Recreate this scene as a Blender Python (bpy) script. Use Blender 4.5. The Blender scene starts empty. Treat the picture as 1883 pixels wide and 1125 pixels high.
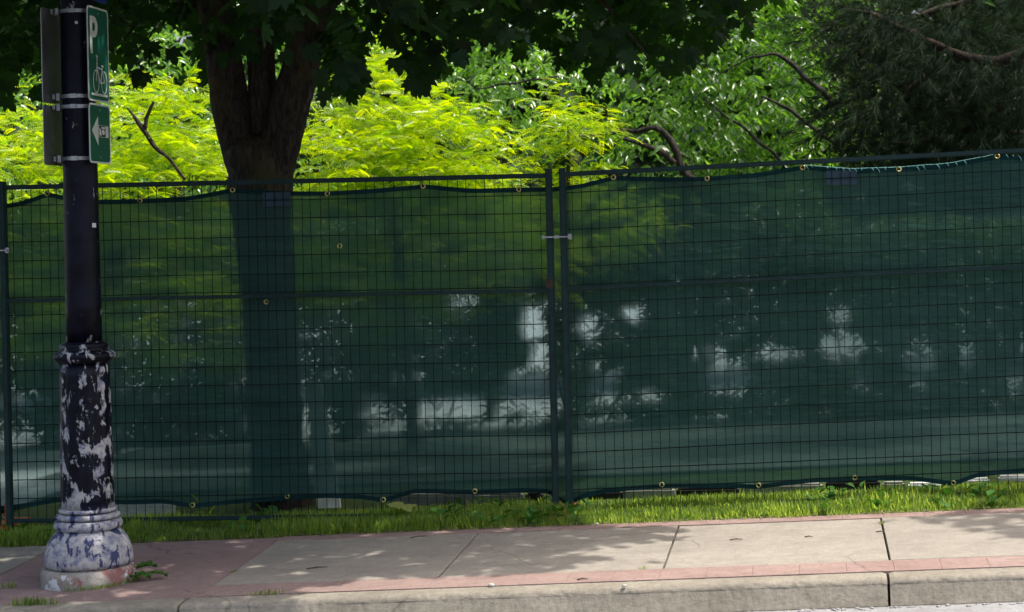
import bpy, bmesh, math, random
import numpy as np
from mathutils import Vector, Matrix, noise as mnoise

random.seed(7)
rng = np.random.default_rng(7)
scene = bpy.context.scene
COL = scene.collection

# ------------------------------------------------------------------ camera, sky, sun, exposure
F_PX, IMG_W, IMG_H = 3600.0, 1883.0, 1125.0
PPX, PPY = 1306.0, 420.0          # where the camera axis meets the picture (lens shift)
ROLL = 0.022
EYE = 1.52
cam_data = bpy.data.cameras.new('camera')
cam = bpy.data.objects.new('camera', cam_data)
COL.objects.link(cam)
cam_data.sensor_fit = 'HORIZONTAL'
cam_data.sensor_width = 36.0
cam_data.lens = F_PX / IMG_W * 36.0
cam_data.shift_x = -(PPX - IMG_W / 2) / IMG_W
cam_data.shift_y = -(IMG_H / 2 - PPY) / IMG_W
cam_data.clip_end = 600
cam_data.dof.use_dof = True
cam_data.dof.focus_distance = 10.3
cam_data.dof.aperture_fstop = 4.5
cr, sr = math.cos(ROLL), math.sin(ROLL)
cam.matrix_world = Matrix(((cr, sr, 0, 0), (0, 0, -1, 0), (-sr, cr, 0, EYE), (0, 0, 0, 1)))
scene.camera = cam

PSI = 0.0497                       # yaw of the street
SUN_EL = 66.0
SUN_AZ_BACK = 2.0                 # degrees behind the fence line, from the right
ce, se = math.cos(math.radians(SUN_EL)), math.sin(math.radians(SUN_EL))
ca, sa = math.cos(math.radians(SUN_AZ_BACK)), math.sin(math.radians(SUN_AZ_BACK))
cp, sp = math.cos(PSI), math.sin(PSI)
SUN_S = (ca * ce, sa * ce, se)     # towards the sun in street coordinates
sun_dir = Vector((SUN_S[0] * cp + SUN_S[1] * sp, -SUN_S[0] * sp + SUN_S[1] * cp, se)).normalized()

world = bpy.data.worlds.new('World')
scene.world = world
world.use_nodes = True
wn = world.node_tree.nodes
wn.clear()
wo = wn.new('ShaderNodeOutputWorld')
wb = wn.new('ShaderNodeBackground')
wb.inputs['Strength'].default_value = 0.15
sky = wn.new('ShaderNodeTexSky')
sky.sky_type = 'NISHITA'
sky.sun_disc = False
sky.sun_elevation = math.radians(SUN_EL)
sky.sun_rotation = math.atan2(sun_dir.x, sun_dir.y)
sky.dust_density = 6.0
sky.ozone_density = 0.6
world.node_tree.links.new(sky.outputs[0], wb.inputs[0])
world.node_tree.links.new(wb.outputs[0], wo.inputs[0])

sd = bpy.data.lights.new('sun', 'SUN')
sd.energy = 2.65
sd.angle = math.radians(0.53)
sd.color = (1.0, 0.95, 0.86)
sun = bpy.data.objects.new('sun', sd)
COL.objects.link(sun)
sun.rotation_euler = sun_dir.to_track_quat('Z', 'Y').to_euler()
sun.location = (0, 10, 30)

scene.view_settings.view_transform = 'Standard'
scene.view_settings.look = 'None'
scene.view_settings.exposure = 0.97
scene.view_settings.gamma = 1.0
scene.view_settings.use_curve_mapping = False
scene.render.engine = 'CYCLES'
scene.cycles.use_denoising = True
scene.cycles.max_bounces = 8
scene.cycles.transparent_max_bounces = 16

# ------------------------------------------------------------------ coordinates
D0 = F_PX / 336.0
O = np.array([(1020 - PPX) / F_PX * D0, D0])
GA, GC = 0.024, 0.028              # the street climbs to the right, the pavement falls to the kerb

def gz(s, t):
    """height of the ground at street coordinates"""
    z = GA * s + GC * min(t, 1.0)
    if t > 1.0:
        z -= 0.05 * min(t - 1.0, 12) * 0.35
    return z

def W(s, t, h=0.0):
    return Vector((O[0] + s * cp + t * sp, O[1] - s * sp + t * cp, gz(s, t) + h))

def WZ(s, t, z):
    return Vector((O[0] + s * cp + t * sp, O[1] - s * sp + t * cp, z))

def ray(px, py):
    dx, dy = (px - PPX) / F_PX, -(py - PPY) / F_PX
    return Vector((dx * cr + dy * sr, 1.0, -dx * sr + dy * cr))

def pix_plane(px, py, t=0.0):
    """where the line of sight through a pixel meets the upright plane t = const: (s, z)"""
    r = ray(px, py)
    # point = k r ; ((p - O) . tdir) = t
    k = (t + O[0] * sp + O[1] * cp) / (r.x * sp + r.y * cp)
    p = r * k
    s = (p.x - O[0]) * cp - (p.y - O[1]) * sp
    return s, EYE + p.z

def pix_ground(px, py):
    r = ray(px, py)
    k = 9.0
    for _ in range(30):
        x, y = r.x * k, r.y * k
        s = (x - O[0]) * cp - (y - O[1]) * sp
        t = (x - O[0]) * sp + (y - O[1]) * cp
        k += (gz(s, t) - (EYE + r.z * k)) / r.z * 0.8
    return s, t

def to_pix(P):
    """P (n,3) world -> px, py arrays"""
    P = np.atleast_2d(P)
    X, Y, Z = P[:, 0], P[:, 1], P[:, 2] - EYE
    u = X / Y; v = Z / Y
    dx = u * cr - v * sr
    dy = u * sr + v * cr
    return PPX + dx * F_PX, PPY - dy * F_PX

def WA(s, t, z):
    return np.stack([O[0] + s * cp + t * sp, O[1] - s * sp + t * cp, z], 1)

# ------------------------------------------------------------------ object helpers
def tag(o, label=None, cat=None, group=None, kind=None):
    if label: o['label'] = label
    if cat: o['category'] = cat
    if group: o['group'] = group
    if kind: o['kind'] = kind
    return o

def link(name, me, mat=None, parent=None, smooth=False):
    o = bpy.data.objects.new(name, me)
    COL.objects.link(o)
    if mat is not None and not me.materials:
        me.materials.append(mat)
    if parent is not None:
        o.parent = parent
        o.matrix_parent_inverse = parent.matrix_world.inverted()
    if smooth:
        me.polygons.foreach_set('use_smooth', [True] * len(me.polygons))
    return o

def empty(name, loc):
    o = bpy.data.objects.new(name, None)
    o.location = loc
    o.empty_display_size = 0.1
    COL.objects.link(o)
    o.matrix_world = Matrix.Translation(loc)
    return o

def mesh_from(name, V, Fc):
    me = bpy.data.meshes.new(name)
    me.from_pydata([tuple(v) for v in V], [], [tuple(f) for f in Fc])
    me.update()
    return me

def bm_mesh(name, bm):
    me = bpy.data.meshes.new(name)
    bm.normal_update()
    bm.to_mesh(me); bm.free()
    return me

def fast_mesh(name, V, T):
    """V (n,3), T (m,3) triangles"""
    me = bpy.data.meshes.new(name)
    V = np.asarray(V, np.float32); T = np.asarray(T, np.int32)
    me.vertices.add(len(V)); me.vertices.foreach_set('co', V.ravel())
    me.loops.add(T.size); me.loops.foreach_set('vertex_index', T.ravel())
    me.polygons.add(len(T))
    me.polygons.foreach_set('loop_start', np.arange(0, T.size, 3, dtype=np.int32))
    me.polygons.foreach_set('loop_total', np.full(len(T), 3, np.int32))
    me.update(calc_edges=True)
    return me

def scatter_arrays(tv, tf, pos, X, Y, Z, sc):
    """copies of a template (tv,tf) at pos with axes X,Y,Z scaled by sc -> V,T,instance index"""
    tv = np.asarray(tv); tf = np.asarray(tf)
    n = len(pos)
    V = (pos[:, None, :] + sc[:, None, None] * (tv[None, :, 0, None] * X[:, None, :] +
         tv[None, :, 1, None] * Y[:, None, :] + tv[None, :, 2, None] * Z[:, None, :]))
    T = tf[None] + (np.arange(n) * len(tv))[:, None, None]
    return V.reshape(-1, 3), T.reshape(-1, 3)

def add_shade_attr(me, vals_per_vertex):
    a = me.attributes.new('tint', 'FLOAT', 'POINT')
    a.data.foreach_set('value', np.asarray(vals_per_vertex, np.float32))

def norm(a):
    return a / np.maximum(np.linalg.norm(a, axis=-1, keepdims=True), 1e-9)

def axes_from(ydir, zhint):
    Y = norm(ydir)
    X = norm(np.cross(Y, zhint))
    Z = np.cross(X, Y)
    return X, Y, Z

def box_bm(bm, cx, cy, cz, dx, dy, dz, rot=None):
    m = Matrix.Translation((cx, cy, cz)) @ (rot if rot is not None else Matrix()) @ Matrix.Diagonal((dx, dy, dz, 1))
    bmesh.ops.create_cube(bm, size=1.0, matrix=m)

def tube(name, path, radii, mat, parent=None, sides=10, smooth=True, wob=0.0, cap=True):
    path = [Vector(p) for p in path]
    V, Fc = [], []
    up = Vector((0.31, 0.2, 0.93))
    n = len(path)
    for i, p in enumerate(path):
        d = (path[min(i + 1, n - 1)] - path[max(i - 1, 0)]).normalized()
        a = d.cross(Vector((0, 1, 0.02))).normalized() if abs(d.y) < 0.9 else d.cross(Vector((1, 0, 0))).normalized()
        b = d.cross(a)
        for k in range(sides):
            an = 2 * math.pi * k / sides
            r = radii[i]
            if wob:
                q = p + (a * math.cos(an) + b * math.sin(an)) * r
                r *= 1 + wob * mnoise.noise(q * 4.0) + wob * 0.6 * mnoise.noise(q * 13.0)
            V.append(p + (a * math.cos(an) + b * math.sin(an)) * r)
    for i in range(n - 1):
        for k in range(sides):
            k2 = (k + 1) % sides
            Fc.append((i * sides + k, i * sides + k2, (i + 1) * sides + k2, (i + 1) * sides + k))
    if cap:
        Fc.append(tuple(range(sides - 1, -1, -1)))
        Fc.append(tuple((n - 1) * sides + k for k in range(sides)))
    if name is None:
        return V, Fc
    return link(name, mesh_from(name, V, Fc), mat, parent, smooth)

def smooth_path(pts, n=14):
    """Catmull-Rom through pts (list of tuples incl. radius)"""
    pts = [np.array(p, float) for p in pts]
    P = [pts[0] * 2 - pts[1]] + pts + [pts[-1] * 2 - pts[-2]]
    out = []
    for i in range(1, len(P) - 2):
        for k in range(n):
            u = k / n
            a, b, c, d = P[i - 1], P[i], P[i + 1], P[i + 2]
            out.append(0.5 * (2 * b + (c - a) * u + (2 * a - 5 * b + 4 * c - d) * u * u + (3 * b - a - 3 * c + d) * u ** 3))
    out.append(pts[-1])
    return out

def join_pydata(parts):
    V, Fc = [], []
    for v, f in parts:
        o = len(V)
        V += list(v); Fc += [tuple(i + o for i in x) for x in f]
    return V, Fc

# ------------------------------------------------------------------ material helpers
class NT:
    def __init__(self, name):
        self.m = bpy.data.materials.new(name)
        self.m.use_nodes = True
        self.t = self.m.node_tree
        self.t.nodes.clear()
        self.out = self.t.nodes.new('ShaderNodeOutputMaterial')
    def n(self, typ, ins=None, **kw):
        nd = self.t.nodes.new(typ)
        for k, v in kw.items(): setattr(nd, k, v)
        if ins:
            for k, v in ins.items():
                if isinstance(v, bpy.types.NodeSocket): self.t.links.new(v, nd.inputs[k])
                else: nd.inputs[k].default_value = v
        return nd
    def coords(self, scale=(1, 1, 1), kind='Object'):
        c = self.n('ShaderNodeTexCoord')
        mp = self.n('ShaderNodeMapping', {'Vector': c.outputs[kind], 'Scale': scale})
        return mp.outputs[0]
    def noise(self, vec, scale, detail=5, rough=0.6, dist=0.0):
        return self.n('ShaderNodeTexNoise', {'Vector': vec, 'Scale': scale, 'Detail': detail, 'Roughness': rough, 'Distortion': dist}).outputs[0]
    def ramp(self, fac, stops, interp='LINEAR'):
        r = self.n('ShaderNodeValToRGB', {'Fac': fac})
        el = r.color_ramp.elements
        r.color_ramp.interpolation = interp
        while len(el) < len(stops): el.new(0.5)
        for e, (p, c) in zip(el, stops):
            e.position = p
            e.color = (c, c, c, 1) if isinstance(c, (int, float)) else (*c, 1)
        return r.outputs[0]
    def mix(self, fac, a, b, mode='MIX'):
        nd = self.n('ShaderNodeMix', data_type='RGBA', blend_type=mode)
        for idx, v in ((0, fac), (6, a), (7, b)):
            if isinstance(v, bpy.types.NodeSocket): self.t.links.new(v, nd.inputs[idx])
            elif idx == 0: nd.inputs[0].default_value = v
            else: nd.inputs[idx].default_value = (*v, 1) if len(v) == 3 else v
        return nd.outputs[2]
    def math(self, op, a, b=0.0, c=0.0, clamp=False):
        nd = self.n('ShaderNodeMath', operation=op, use_clamp=clamp)
        for i, v in enumerate((a, b, c)):
            if isinstance(v, bpy.types.NodeSocket): self.t.links.new(v, nd.inputs[i])
            else: nd.inputs[i].default_value = v
        return nd.outputs[0]
    def bump(self, h, strength=0.3, dist=0.01):
        return self.n('ShaderNodeBump', {'Height': h, 'Strength': strength, 'Distance': dist}).outputs[0]
    def finish(self, sh):
        self.t.links.new(sh, self.out.inputs[0]); return self.m

def principled(name, col, rough=0.6, metal=0.0, bumpscale=None, bump=0.2, var=0.0, varscale=8, spec=0.5):
    g = NT(name)
    v = g.coords()
    c = (*col, 1)
    if var:
        nz = g.noise(v, varscale, 6, 0.65)
        c = g.mix(g.ramp(nz, [(0.3, 0.0), (0.7, 1.0)]), tuple(x * (1 - var) for x in col), tuple(min(1, x * (1 + var)) for x in col))
    ins = {'Base Color': c, 'Roughness': rough, 'Metallic': metal, 'Specular IOR Level': spec}
    if bumpscale:
        ins['Normal'] = g.bump(g.noise(v, bumpscale, 5, 0.65), bump, 0.004)
    return g.finish(g.n('ShaderNodeBsdfPrincipled', ins).outputs[0])

def leaf_mat(name, dark, light, tdark, tlight, transl=0.5, gloss=0.08, rough=0.3, nscale=1.5):
    """two-sided leaf: diffuse + translucent + a thin glossy coat; per-leaf tint from an attribute"""
    g = NT(name)
    at = g.n('ShaderNodeAttribute', attribute_name='tint').outputs['Fac']
    gv = g.n('ShaderNodeNewGeometry').outputs['Position']
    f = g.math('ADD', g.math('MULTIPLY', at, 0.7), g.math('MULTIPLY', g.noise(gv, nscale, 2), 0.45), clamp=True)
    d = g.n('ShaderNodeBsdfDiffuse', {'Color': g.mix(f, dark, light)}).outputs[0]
    t = g.n('ShaderNodeBsdfTranslucent', {'Color': g.mix(f, tdark, tlight)}).outputs[0]
    m = g.n('ShaderNodeMixShader', {'Fac': transl, 1: d, 2: t}).outputs[0]
    gl = g.n('ShaderNodeBsdfGlossy', {'Color': (1, 1, 1, 1), 'Roughness': rough}).outputs[0]
    m2 = g.n('ShaderNodeMixShader', {'Fac': gloss, 1: m, 2: gl}).outputs[0]
    return g.finish(m2)

# ---- the materials
def mat_concrete(name, c1, c2, dirt=0.3, fine=240, bumpk=0.35, specks=True):
    g = NT(name)
    v = g.n('ShaderNodeNewGeometry').outputs['Position']
    big = g.noise(v, 1.7, 6, 0.65)
    med = g.noise(v, 22, 6, 0.7)
    fin = g.math('ADD', g.math('MULTIPLY', g.noise(v, fine * 0.38, 3, 0.8), 0.65), g.math('MULTIPLY', g.noise(g.n('ShaderNodeMapping', {'Vector': v, 'Scale': (14, 14, 75)}).outputs[0], 1.0, 3, 0.8), 0.35))
    base = g.mix(g.ramp(big, [(0.35, 0.0), (0.65, 1.0)]), c1, c2)
    base = g.mix(g.ramp(med, [(0.46, 0.0), (0.75, dirt)]), base, tuple(x * 0.55 for x in c1))
    base = g.mix(g.ramp(fin, [(0.36, 0.42), (0.56, 0.0)]), base, tuple(x * 0.35 for x in c1))
    if specks:
        st = g.noise(g.n('ShaderNodeMapping', {'Vector': v, 'Location': (7, 3, 1), 'Scale': (0.7, 2.0, 1)}).outputs[0], 3.0, 7, 0.72)
        base = g.mix(g.ramp(st, [(0.50, 0.0), (0.68, 0.38)]), base, tuple(x * 0.5 for x in c1))
        wv = g.n('ShaderNodeMix', {0: 0.10}, data_type='RGBA')
        g.t.links.new(v, wv.inputs[6]); g.t.links.new(g.n('ShaderNodeTexNoise', {'Vector': v, 'Scale': 5.0, 'Detail': 4}).outputs[1], wv.inputs[7])
        ck = g.n('ShaderNodeTexVoronoi', {'Vector': wv.outputs[2], 'Scale': 1.15}, feature='DISTANCE_TO_EDGE').outputs['Distance']
        ckm = g.math('MULTIPLY', g.ramp(ck, [(0.0, 1.0), (0.006, 0.0)]), g.ramp(g.noise(v, 1.3, 2), [(0.55, 0.0), (0.60, 0.55)]))
        base = g.mix(ckm, base, (0.05, 0.045, 0.04))
        vo = g.n('ShaderNodeTexVoronoi', {'Vector': v, 'Scale': 28.0}).outputs['Distance']
        k = g.noise(v, 9, 2)
        sp_ = g.math('MULTIPLY', g.ramp(vo, [(0.07, 1.0), (0.1, 0.0)]), g.ramp(k, [(0.52, 0.0), (0.58, 0.8)]))
        base = g.mix(sp_, base, (0.06, 0.05, 0.04))
    h = g.math('ADD', g.math('MULTIPLY', fin, 0.6), med)
    b = g.n('ShaderNodeBsdfPrincipled', {'Base Color': base, 'Roughness': 0.9, 'Normal': g.bump(h, bumpk, 0.004), 'Specular IOR Level': 0.25})
    return g.finish(b.outputs[0])

M = {}
M['concrete'] = mat_concrete('concrete', (0.29, 0.262, 0.222), (0.345, 0.315, 0.267))
M['red_concrete'] = mat_concrete('red_concrete', (0.275, 0.190, 0.175), (0.325, 0.235, 0.215), 0.4)
M['pink_brick'] = mat_concrete('pink_brick', (0.29, 0.196, 0.172), (0.34, 0.25, 0.22), 0.4)
M['kerb'] = mat_concrete('kerb', (0.25, 0.225, 0.18), (0.325, 0.295, 0.238), 0.5, 160, 0.9)
M['gutter'] = mat_concrete('gutter', (0.26, 0.26, 0.26), (0.32, 0.32, 0.32), 0.3, 150, 0.8)
M['asphalt'] = mat_concrete('asphalt', (0.06, 0.06, 0.062), (0.085, 0.085, 0.085), 0.4, 200, 0.9)
M['yard'] = mat_concrete('pale_paving', (0.70, 0.75, 0.78), (0.78, 0.82, 0.84), 0.1, 60, 0.2)
M['lot'] = mat_concrete('worn_asphalt', (0.27, 0.30, 0.31), (0.36, 0.39, 0.40), 0.3, 60, 0.3)  # yard paving in a darker tone, standing in for shade
M['dirt'] = mat_concrete('packed_dirt', (0.075, 0.10, 0.095), (0.125, 0.15, 0.14), 0.3, 60, 0.6, False)
M['soil'] = mat_concrete('soil', (0.05, 0.04, 0.025), (0.085, 0.07, 0.04), 0.5, 90, 1.0, False)
M['turf'] = mat_concrete('turf', (0.03, 0.055, 0.012), (0.05, 0.085, 0.02), 0.4, 60, 1.0, False)
M['block'] = mat_concrete('block_concrete', (0.26, 0.27, 0.25), (0.34, 0.35, 0.32), 0.5, 90, 0.7)
M['block_white'] = mat_concrete('whitewashed_block', (0.72, 0.72, 0.72), (0.82, 0.82, 0.82), 0.2, 90, 0.4)
M['fence_green'] = principled('fence_green_paint', (0.008, 0.030, 0.030), 0.55, 0.0, 60, 0.15, 0.35, 12, 0.3)
M['wire'] = principled('wire_green', (0.004, 0.012, 0.012), 0.7, spec=0.15)
M['steel'] = principled('galvanised_steel', (0.42, 0.43, 0.44), 0.38, 0.8, 40, 0.2, 0.3, 30)
M['alu'] = principled('sign_back_aluminium', (0.20, 0.205, 0.21), 0.5, 0.55, 60, 0.1, 0.25, 10)
M['rust'] = principled('rusty_steel', (0.045, 0.028, 0.022), 0.85, 0.1, 60, 0.5, 0.4, 30)
M['brass'] = principled('brass', (0.75, 0.62, 0.25), 0.35, 0.85)
M['sign_green'] = principled('sign_green', (0.0, 0.115, 0.075), 0.5, 0, None, 0, 0.1, 5)
M['sign_blue'] = principled('sign_blue', (0.01, 0.04, 0.30), 0.4)
M['sign_white'] = principled('sign_white', (0.72, 0.74, 0.74), 0.45, 0, None, 0, 0.12, 14)
M['black'] = principled('black_rubber', (0.012, 0.012, 0.012), 0.8, 0, 40, 0.4)
M['foot'] = principled('orange_foot', (0.42, 0.06, 0.02), 0.7, 0, 30, 0.3, 0.3, 9)
M['twig'] = principled('dry_twig', (0.10, 0.075, 0.05), 0.9)
M['pebble'] = principled('pebble', (0.42, 0.40, 0.36), 0.9, 0, 60, 0.6, 0.2)
M['plank'] = principled('pale_board', (0.76, 0.77, 0.74), 0.8, 0, 30, 0.3, 0.25, 6)
M['tie'] = principled('pale_green_cord', (0.12, 0.33, 0.31), 0.7)
M['tagcloth'] = principled('label_cloth', (0.02, 0.05, 0.075), 0.7)

def mat_fabric(name, base, tl, tr, fac, weave=True):
    g = NT(name)
    v = g.coords()
    pos = g.n('ShaderNodeNewGeometry').outputs['Position']
    # knitted threads: fine grain along and across, plus soft cloudy wear
    gr = g.noise(g.n('ShaderNodeMapping', {'Vector': pos, 'Scale': (160, 160, 420)}).outputs[0], 1.0, 2, 0.8)
    gr2 = g.noise(g.n('ShaderNodeMapping', {'Vector': pos, 'Scale': (3, 3, 60)}).outputs[0], 1.0, 3, 0.7)
    cl = g.noise(pos, 2.2, 4, 0.6)
    k = g.math('ADD', g.math('MULTIPLY', gr, 0.9), g.math('ADD', g.math('MULTIPLY', gr2, 0.35), g.math('MULTIPLY', cl, 0.6)))
    col = g.mix(g.ramp(k, [(0.65, 0.0), (1.25, 1.0)]), tuple(x * 0.55 for x in base), tuple(x * 1.5 for x in base))
    cr1 = g.noise(g.n('ShaderNodeMapping', {'Vector': pos, 'Rotation': (0, 0.06, 0), 'Scale': (1.1, 1.1, 8.0)}).outputs[0], 1.0, 4, 0.6, 0.6)
    cr2 = g.noise(pos, 3.2, 3, 0.6, 1.2)
    nb_ = g.bump(g.math('ADD', cr1, g.math('MULTIPLY', cr2, 0.5)), 0.75, 0.10)
    dust = g.ramp(g.noise(g.n('ShaderNodeMapping', {'Vector': pos, 'Location': (4, 2, 8), 'Scale': (0.9, 0.9, 5.0)}).outputs[0], 1.0, 5, 0.7), [(0.42, 0.0), (0.75, 0.22)])
    col = g.mix(dust, col, (0.11, 0.16, 0.155))
    d = g.n('ShaderNodeBsdfDiffuse', {'Color': col, 'Roughness': 0.5, 'Normal': nb_}).outputs[0]
    t = g.n('ShaderNodeBsdfTranslucent', {'Color': (*tl, 1)}).outputs[0]
    m = g.n('ShaderNodeMixShader', {'Fac': 0.4, 1: d, 2: t}).outputs[0]
    tp0 = g.n('ShaderNodeBsdfTransparent', {'Color': (*tr, 1)}).outputs[0]
    rf = g.n('ShaderNodeBsdfRefraction', {'Color': (*tr, 1), 'Roughness': 0.33, 'IOR': 1.065}).outputs[0]
    tp = g.n('ShaderNodeMixShader', {'Fac': 0.55, 1: tp0, 2: rf}).outputs[0]
    f = g.math('MULTIPLY', g.ramp(gr, [(0.3, 0.45), (0.7, 1.0)]), fac)
    return g.finish(g.n('ShaderNodeMixShader', {'Fac': f, 1: m, 2: tp}).outputs[0])

M['fabric'] = mat_fabric('screen_fabric', (0.042, 0.098, 0.086), (0.022, 0.062, 0.053), (0.80, 1.0, 0.99), 0.235)
M['hem'] = mat_fabric('screen_hem', (0.015, 0.055, 0.062), (0.004, 0.025, 0.028), (0.9, 1, 1), 0.02)

def mat_pole():
    g = NT('peeling_black_paint')
    tc = g.n('ShaderNodeTexCoord').outputs['Object']
    sx = g.n('ShaderNodeSeparateXYZ', {'Vector': tc})
    z = sx.outputs[2]
    mp = g.n('ShaderNodeMapping', {'Vector': tc, 'Scale': (1, 1, 0.5)}).outputs[0]
    n1 = g.noise(mp, 20, 8, 0.62, 0.4)
    n2 = g.noise(mp, 48, 4, 0.7)
    nn = g.math('ADD', g.math('MULTIPLY', n1, 0.86), g.math('MULTIPLY', n2, 0.14))
    # how much paint is gone at each height: flaking at the foot, sound higher up
    zr = g.math('DIVIDE', z, 3.2)
    thr = g.ramp(zr, [(0.0, 0.44), (0.108, 0.45), (0.118, 0.54), (0.22, 0.53), (0.325, 0.57), (0.34, 0.525), (0.365, 0.655), (0.7, 0.65), (1.0, 0.63)])
    chip = g.math('MULTIPLY_ADD', g.math('SUBTRACT', nn, thr), 40.0, 0.5, clamp=True)
    primer = g.mix(g.ramp(g.noise(tc, 30, 5, 0.7), [(0.35, 0.0), (0.65, 1.0)]), (0.35, 0.335, 0.335), (0.50, 0.485, 0.47))
    blue = g.ramp(g.noise(tc, 26, 6, 0.75), [(0.47, 0.0), (0.60, 0.7)])
    primer = g.mix(blue, primer, (0.10, 0.12, 0.24))
    paint = g.mix(g.ramp(g.noise(tc, 9, 4), [(0.4, 0.0), (0.6, 1.0)]), (0.0025, 0.0025, 0.006), (0.007, 0.008, 0.020))
    paint = g.mix(g.ramp(zr, [(0.104, 1.0), (0.116, 0.0)]), paint, (0.045, 0.055, 0.125))
    col = g.mix(chip, paint, primer)
    rgh = g.n('ShaderNodeMapRange', {'Value': chip, 'To Min': 0.38, 'To Max': 0.85}).outputs[0]
    h = g.math('ADD', g.math('MULTIPLY', chip, -0.5), g.math('MULTIPLY', n2, 0.35))
    b = g.n('ShaderNodeBsdfPrincipled', {'Base Color': col, 'Roughness': rgh, 'Normal': g.bump(h, 0.6, 0.003), 'Specular IOR Level': 0.18})
    return g.finish(b.outputs[0])
M['pole'] = mat_pole()

def mat_footing():
    g = NT('painted_footing')
    tc = g.n('ShaderNodeTexCoord').outputs['Object']
    base = g.mix(g.ramp(g.noise(tc, 6, 6, 0.7), [(0.35, 0.0), (0.65, 1.0)]), (0.24, 0.21, 0.17), (0.42, 0.39, 0.35))
    red = g.ramp(g.noise(tc, 8, 5, 0.65), [(0.55, 0.0), (0.62, 0.9)])
    base = g.mix(red, base, (0.27, 0.11, 0.10))
    wh = g.ramp(g.noise(g.n('ShaderNodeMapping', {'Vector': tc, 'Location': (3.1, 1.7, 0.4)}).outputs[0], 9, 5, 0.6), [(0.60, 0.0), (0.62, 0.9)])
    base = g.mix(wh, base, (0.66, 0.66, 0.68))
    b = g.n('ShaderNodeBsdfPrincipled', {'Base Color': base, 'Roughness': 0.95, 'Normal': g.bump(g.noise(tc, 26, 7, 0.7), 1.0, 0.012)})
    return g.finish(b.outputs[0])
M['footing'] = mat_footing()

def mat_bark(name, c1, c2, moss=0.0):
    g = NT(name)
    pos = g.n('ShaderNodeNewGeometry').outputs['Position']
    mp = g.n('ShaderNodeMapping', {'Vector': pos, 'Scale': (1, 1, 0.22)}).outputs[0]
    r = g.noise(mp, 42, 6, 0.7, 0.8)
    pl = g.noise(pos, 5, 5, 0.6)
    col = g.mix(g.ramp(r, [(0.38, 0.0), (0.62, 1.0)]), c1, c2)
    if moss:
        col = g.mix(g.ramp(pl, [(0.5, 0.0), (0.65, moss)]), col, (0.11, 0.10, 0.035))
    b = g.n('ShaderNodeBsdfPrincipled', {'Base Color': col, 'Roughness': 0.95, 'Normal': g.bump(r, 1.0, 0.02), 'Specular IOR Level': 0.15})
    return g.finish(b.outputs[0])
M['bark'] = mat_bark('maple_bark', (0.022, 0.018, 0.016), (0.085, 0.070, 0.060), 0.5)
M['bark_grey'] = mat_bark('grey_bark', (0.018, 0.016, 0.014), (0.075, 0.066, 0.06))
M['bark_dark'] = mat_bark('dark_bark', (0.025, 0.02, 0.016), (0.08, 0.06, 0.05))

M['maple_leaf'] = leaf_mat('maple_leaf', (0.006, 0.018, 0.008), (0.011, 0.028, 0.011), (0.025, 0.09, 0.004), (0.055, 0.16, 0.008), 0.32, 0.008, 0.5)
M['locust_leaf'] = leaf_mat('golden_leaflet', (0.07, 0.20, 0.005), (0.42, 0.56, 0.01), (0.12, 0.40, 0.0), (0.78, 0.88, 0.0), 0.60, 0.03, 0.35)
M['cherry_leaf'] = leaf_mat('glossy_leaf', (0.025, 0.08, 0.010), (0.11, 0.24, 0.03), (0.05, 0.20, 0.004), (0.34, 0.68, 0.03), 0.48, 0.05, 0.26)
M['far_leaf'] = leaf_mat('far_leaf', (0.02, 0.055, 0.012), (0.045, 0.10, 0.02), (0.03, 0.10, 0.01), (0.10, 0.24, 0.02), 0.35, 0.05, 0.35)
M['shrub_leaf'] = leaf_mat('shrub_leaf', (0.035, 0.085, 0.04), (0.10, 0.18, 0.08), (0.05, 0.16, 0.03), (0.18, 0.36, 0.06), 0.35, 0.03, 0.35)
M['needle'] = leaf_mat('pine_needle', (0.005, 0.017, 0.007), (0.024, 0.048, 0.022), (0.01, 0.025, 0.008), (0.04, 0.055, 0.02), 0.25, 0.008, 0.5)
M['grass'] = leaf_mat('grass_blade', (0.012, 0.040, 0.005), (0.18, 0.28, 0.06), (0.10, 0.28, 0.01), (0.72, 0.86, 0.12), 0.62, 0.02, 0.4, 4)
M['weed'] = leaf_mat('weed_leaf', (0.04, 0.12, 0.02), (0.07, 0.18, 0.03), (0.05, 0.2, 0.01), (0.1, 0.28, 0.02), 0.3, 0.015, 0.5)
M['pale_leaf'] = leaf_mat('fallen_leaf', (0.30, 0.36, 0.08), (0.40, 0.42, 0.12), (0.3, 0.36, 0.05), (0.4, 0.4, 0.08), 0.3, 0.05)

# ------------------------------------------------------------------ SETTING: ground, road, kerb, pavement
T_KB, T_KF = -1.96, -2.10          # kerb back and front
T_GE = -0.50                       # grass edge
def sheet(name, s0, s1, ts, ns, h, mat, hf=None):
    V, Fc = [], []
    ss = np.linspace(s0, s1, ns)
    for t in ts:
        for s in ss:
            V.append(W(s, t, h if hf is None else hf(s, t)))
    n = len(ss)
    for i in range(len(ts) - 1):
        for j in range(n - 1):
            Fc.append((i * n + j, i * n + j + 1, (i + 1) * n + j + 1, (i + 1) * n + j))
    o = link(name, mesh_from(name, V, Fc), mat, None, True)
    return tag(o, kind='structure')

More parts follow.
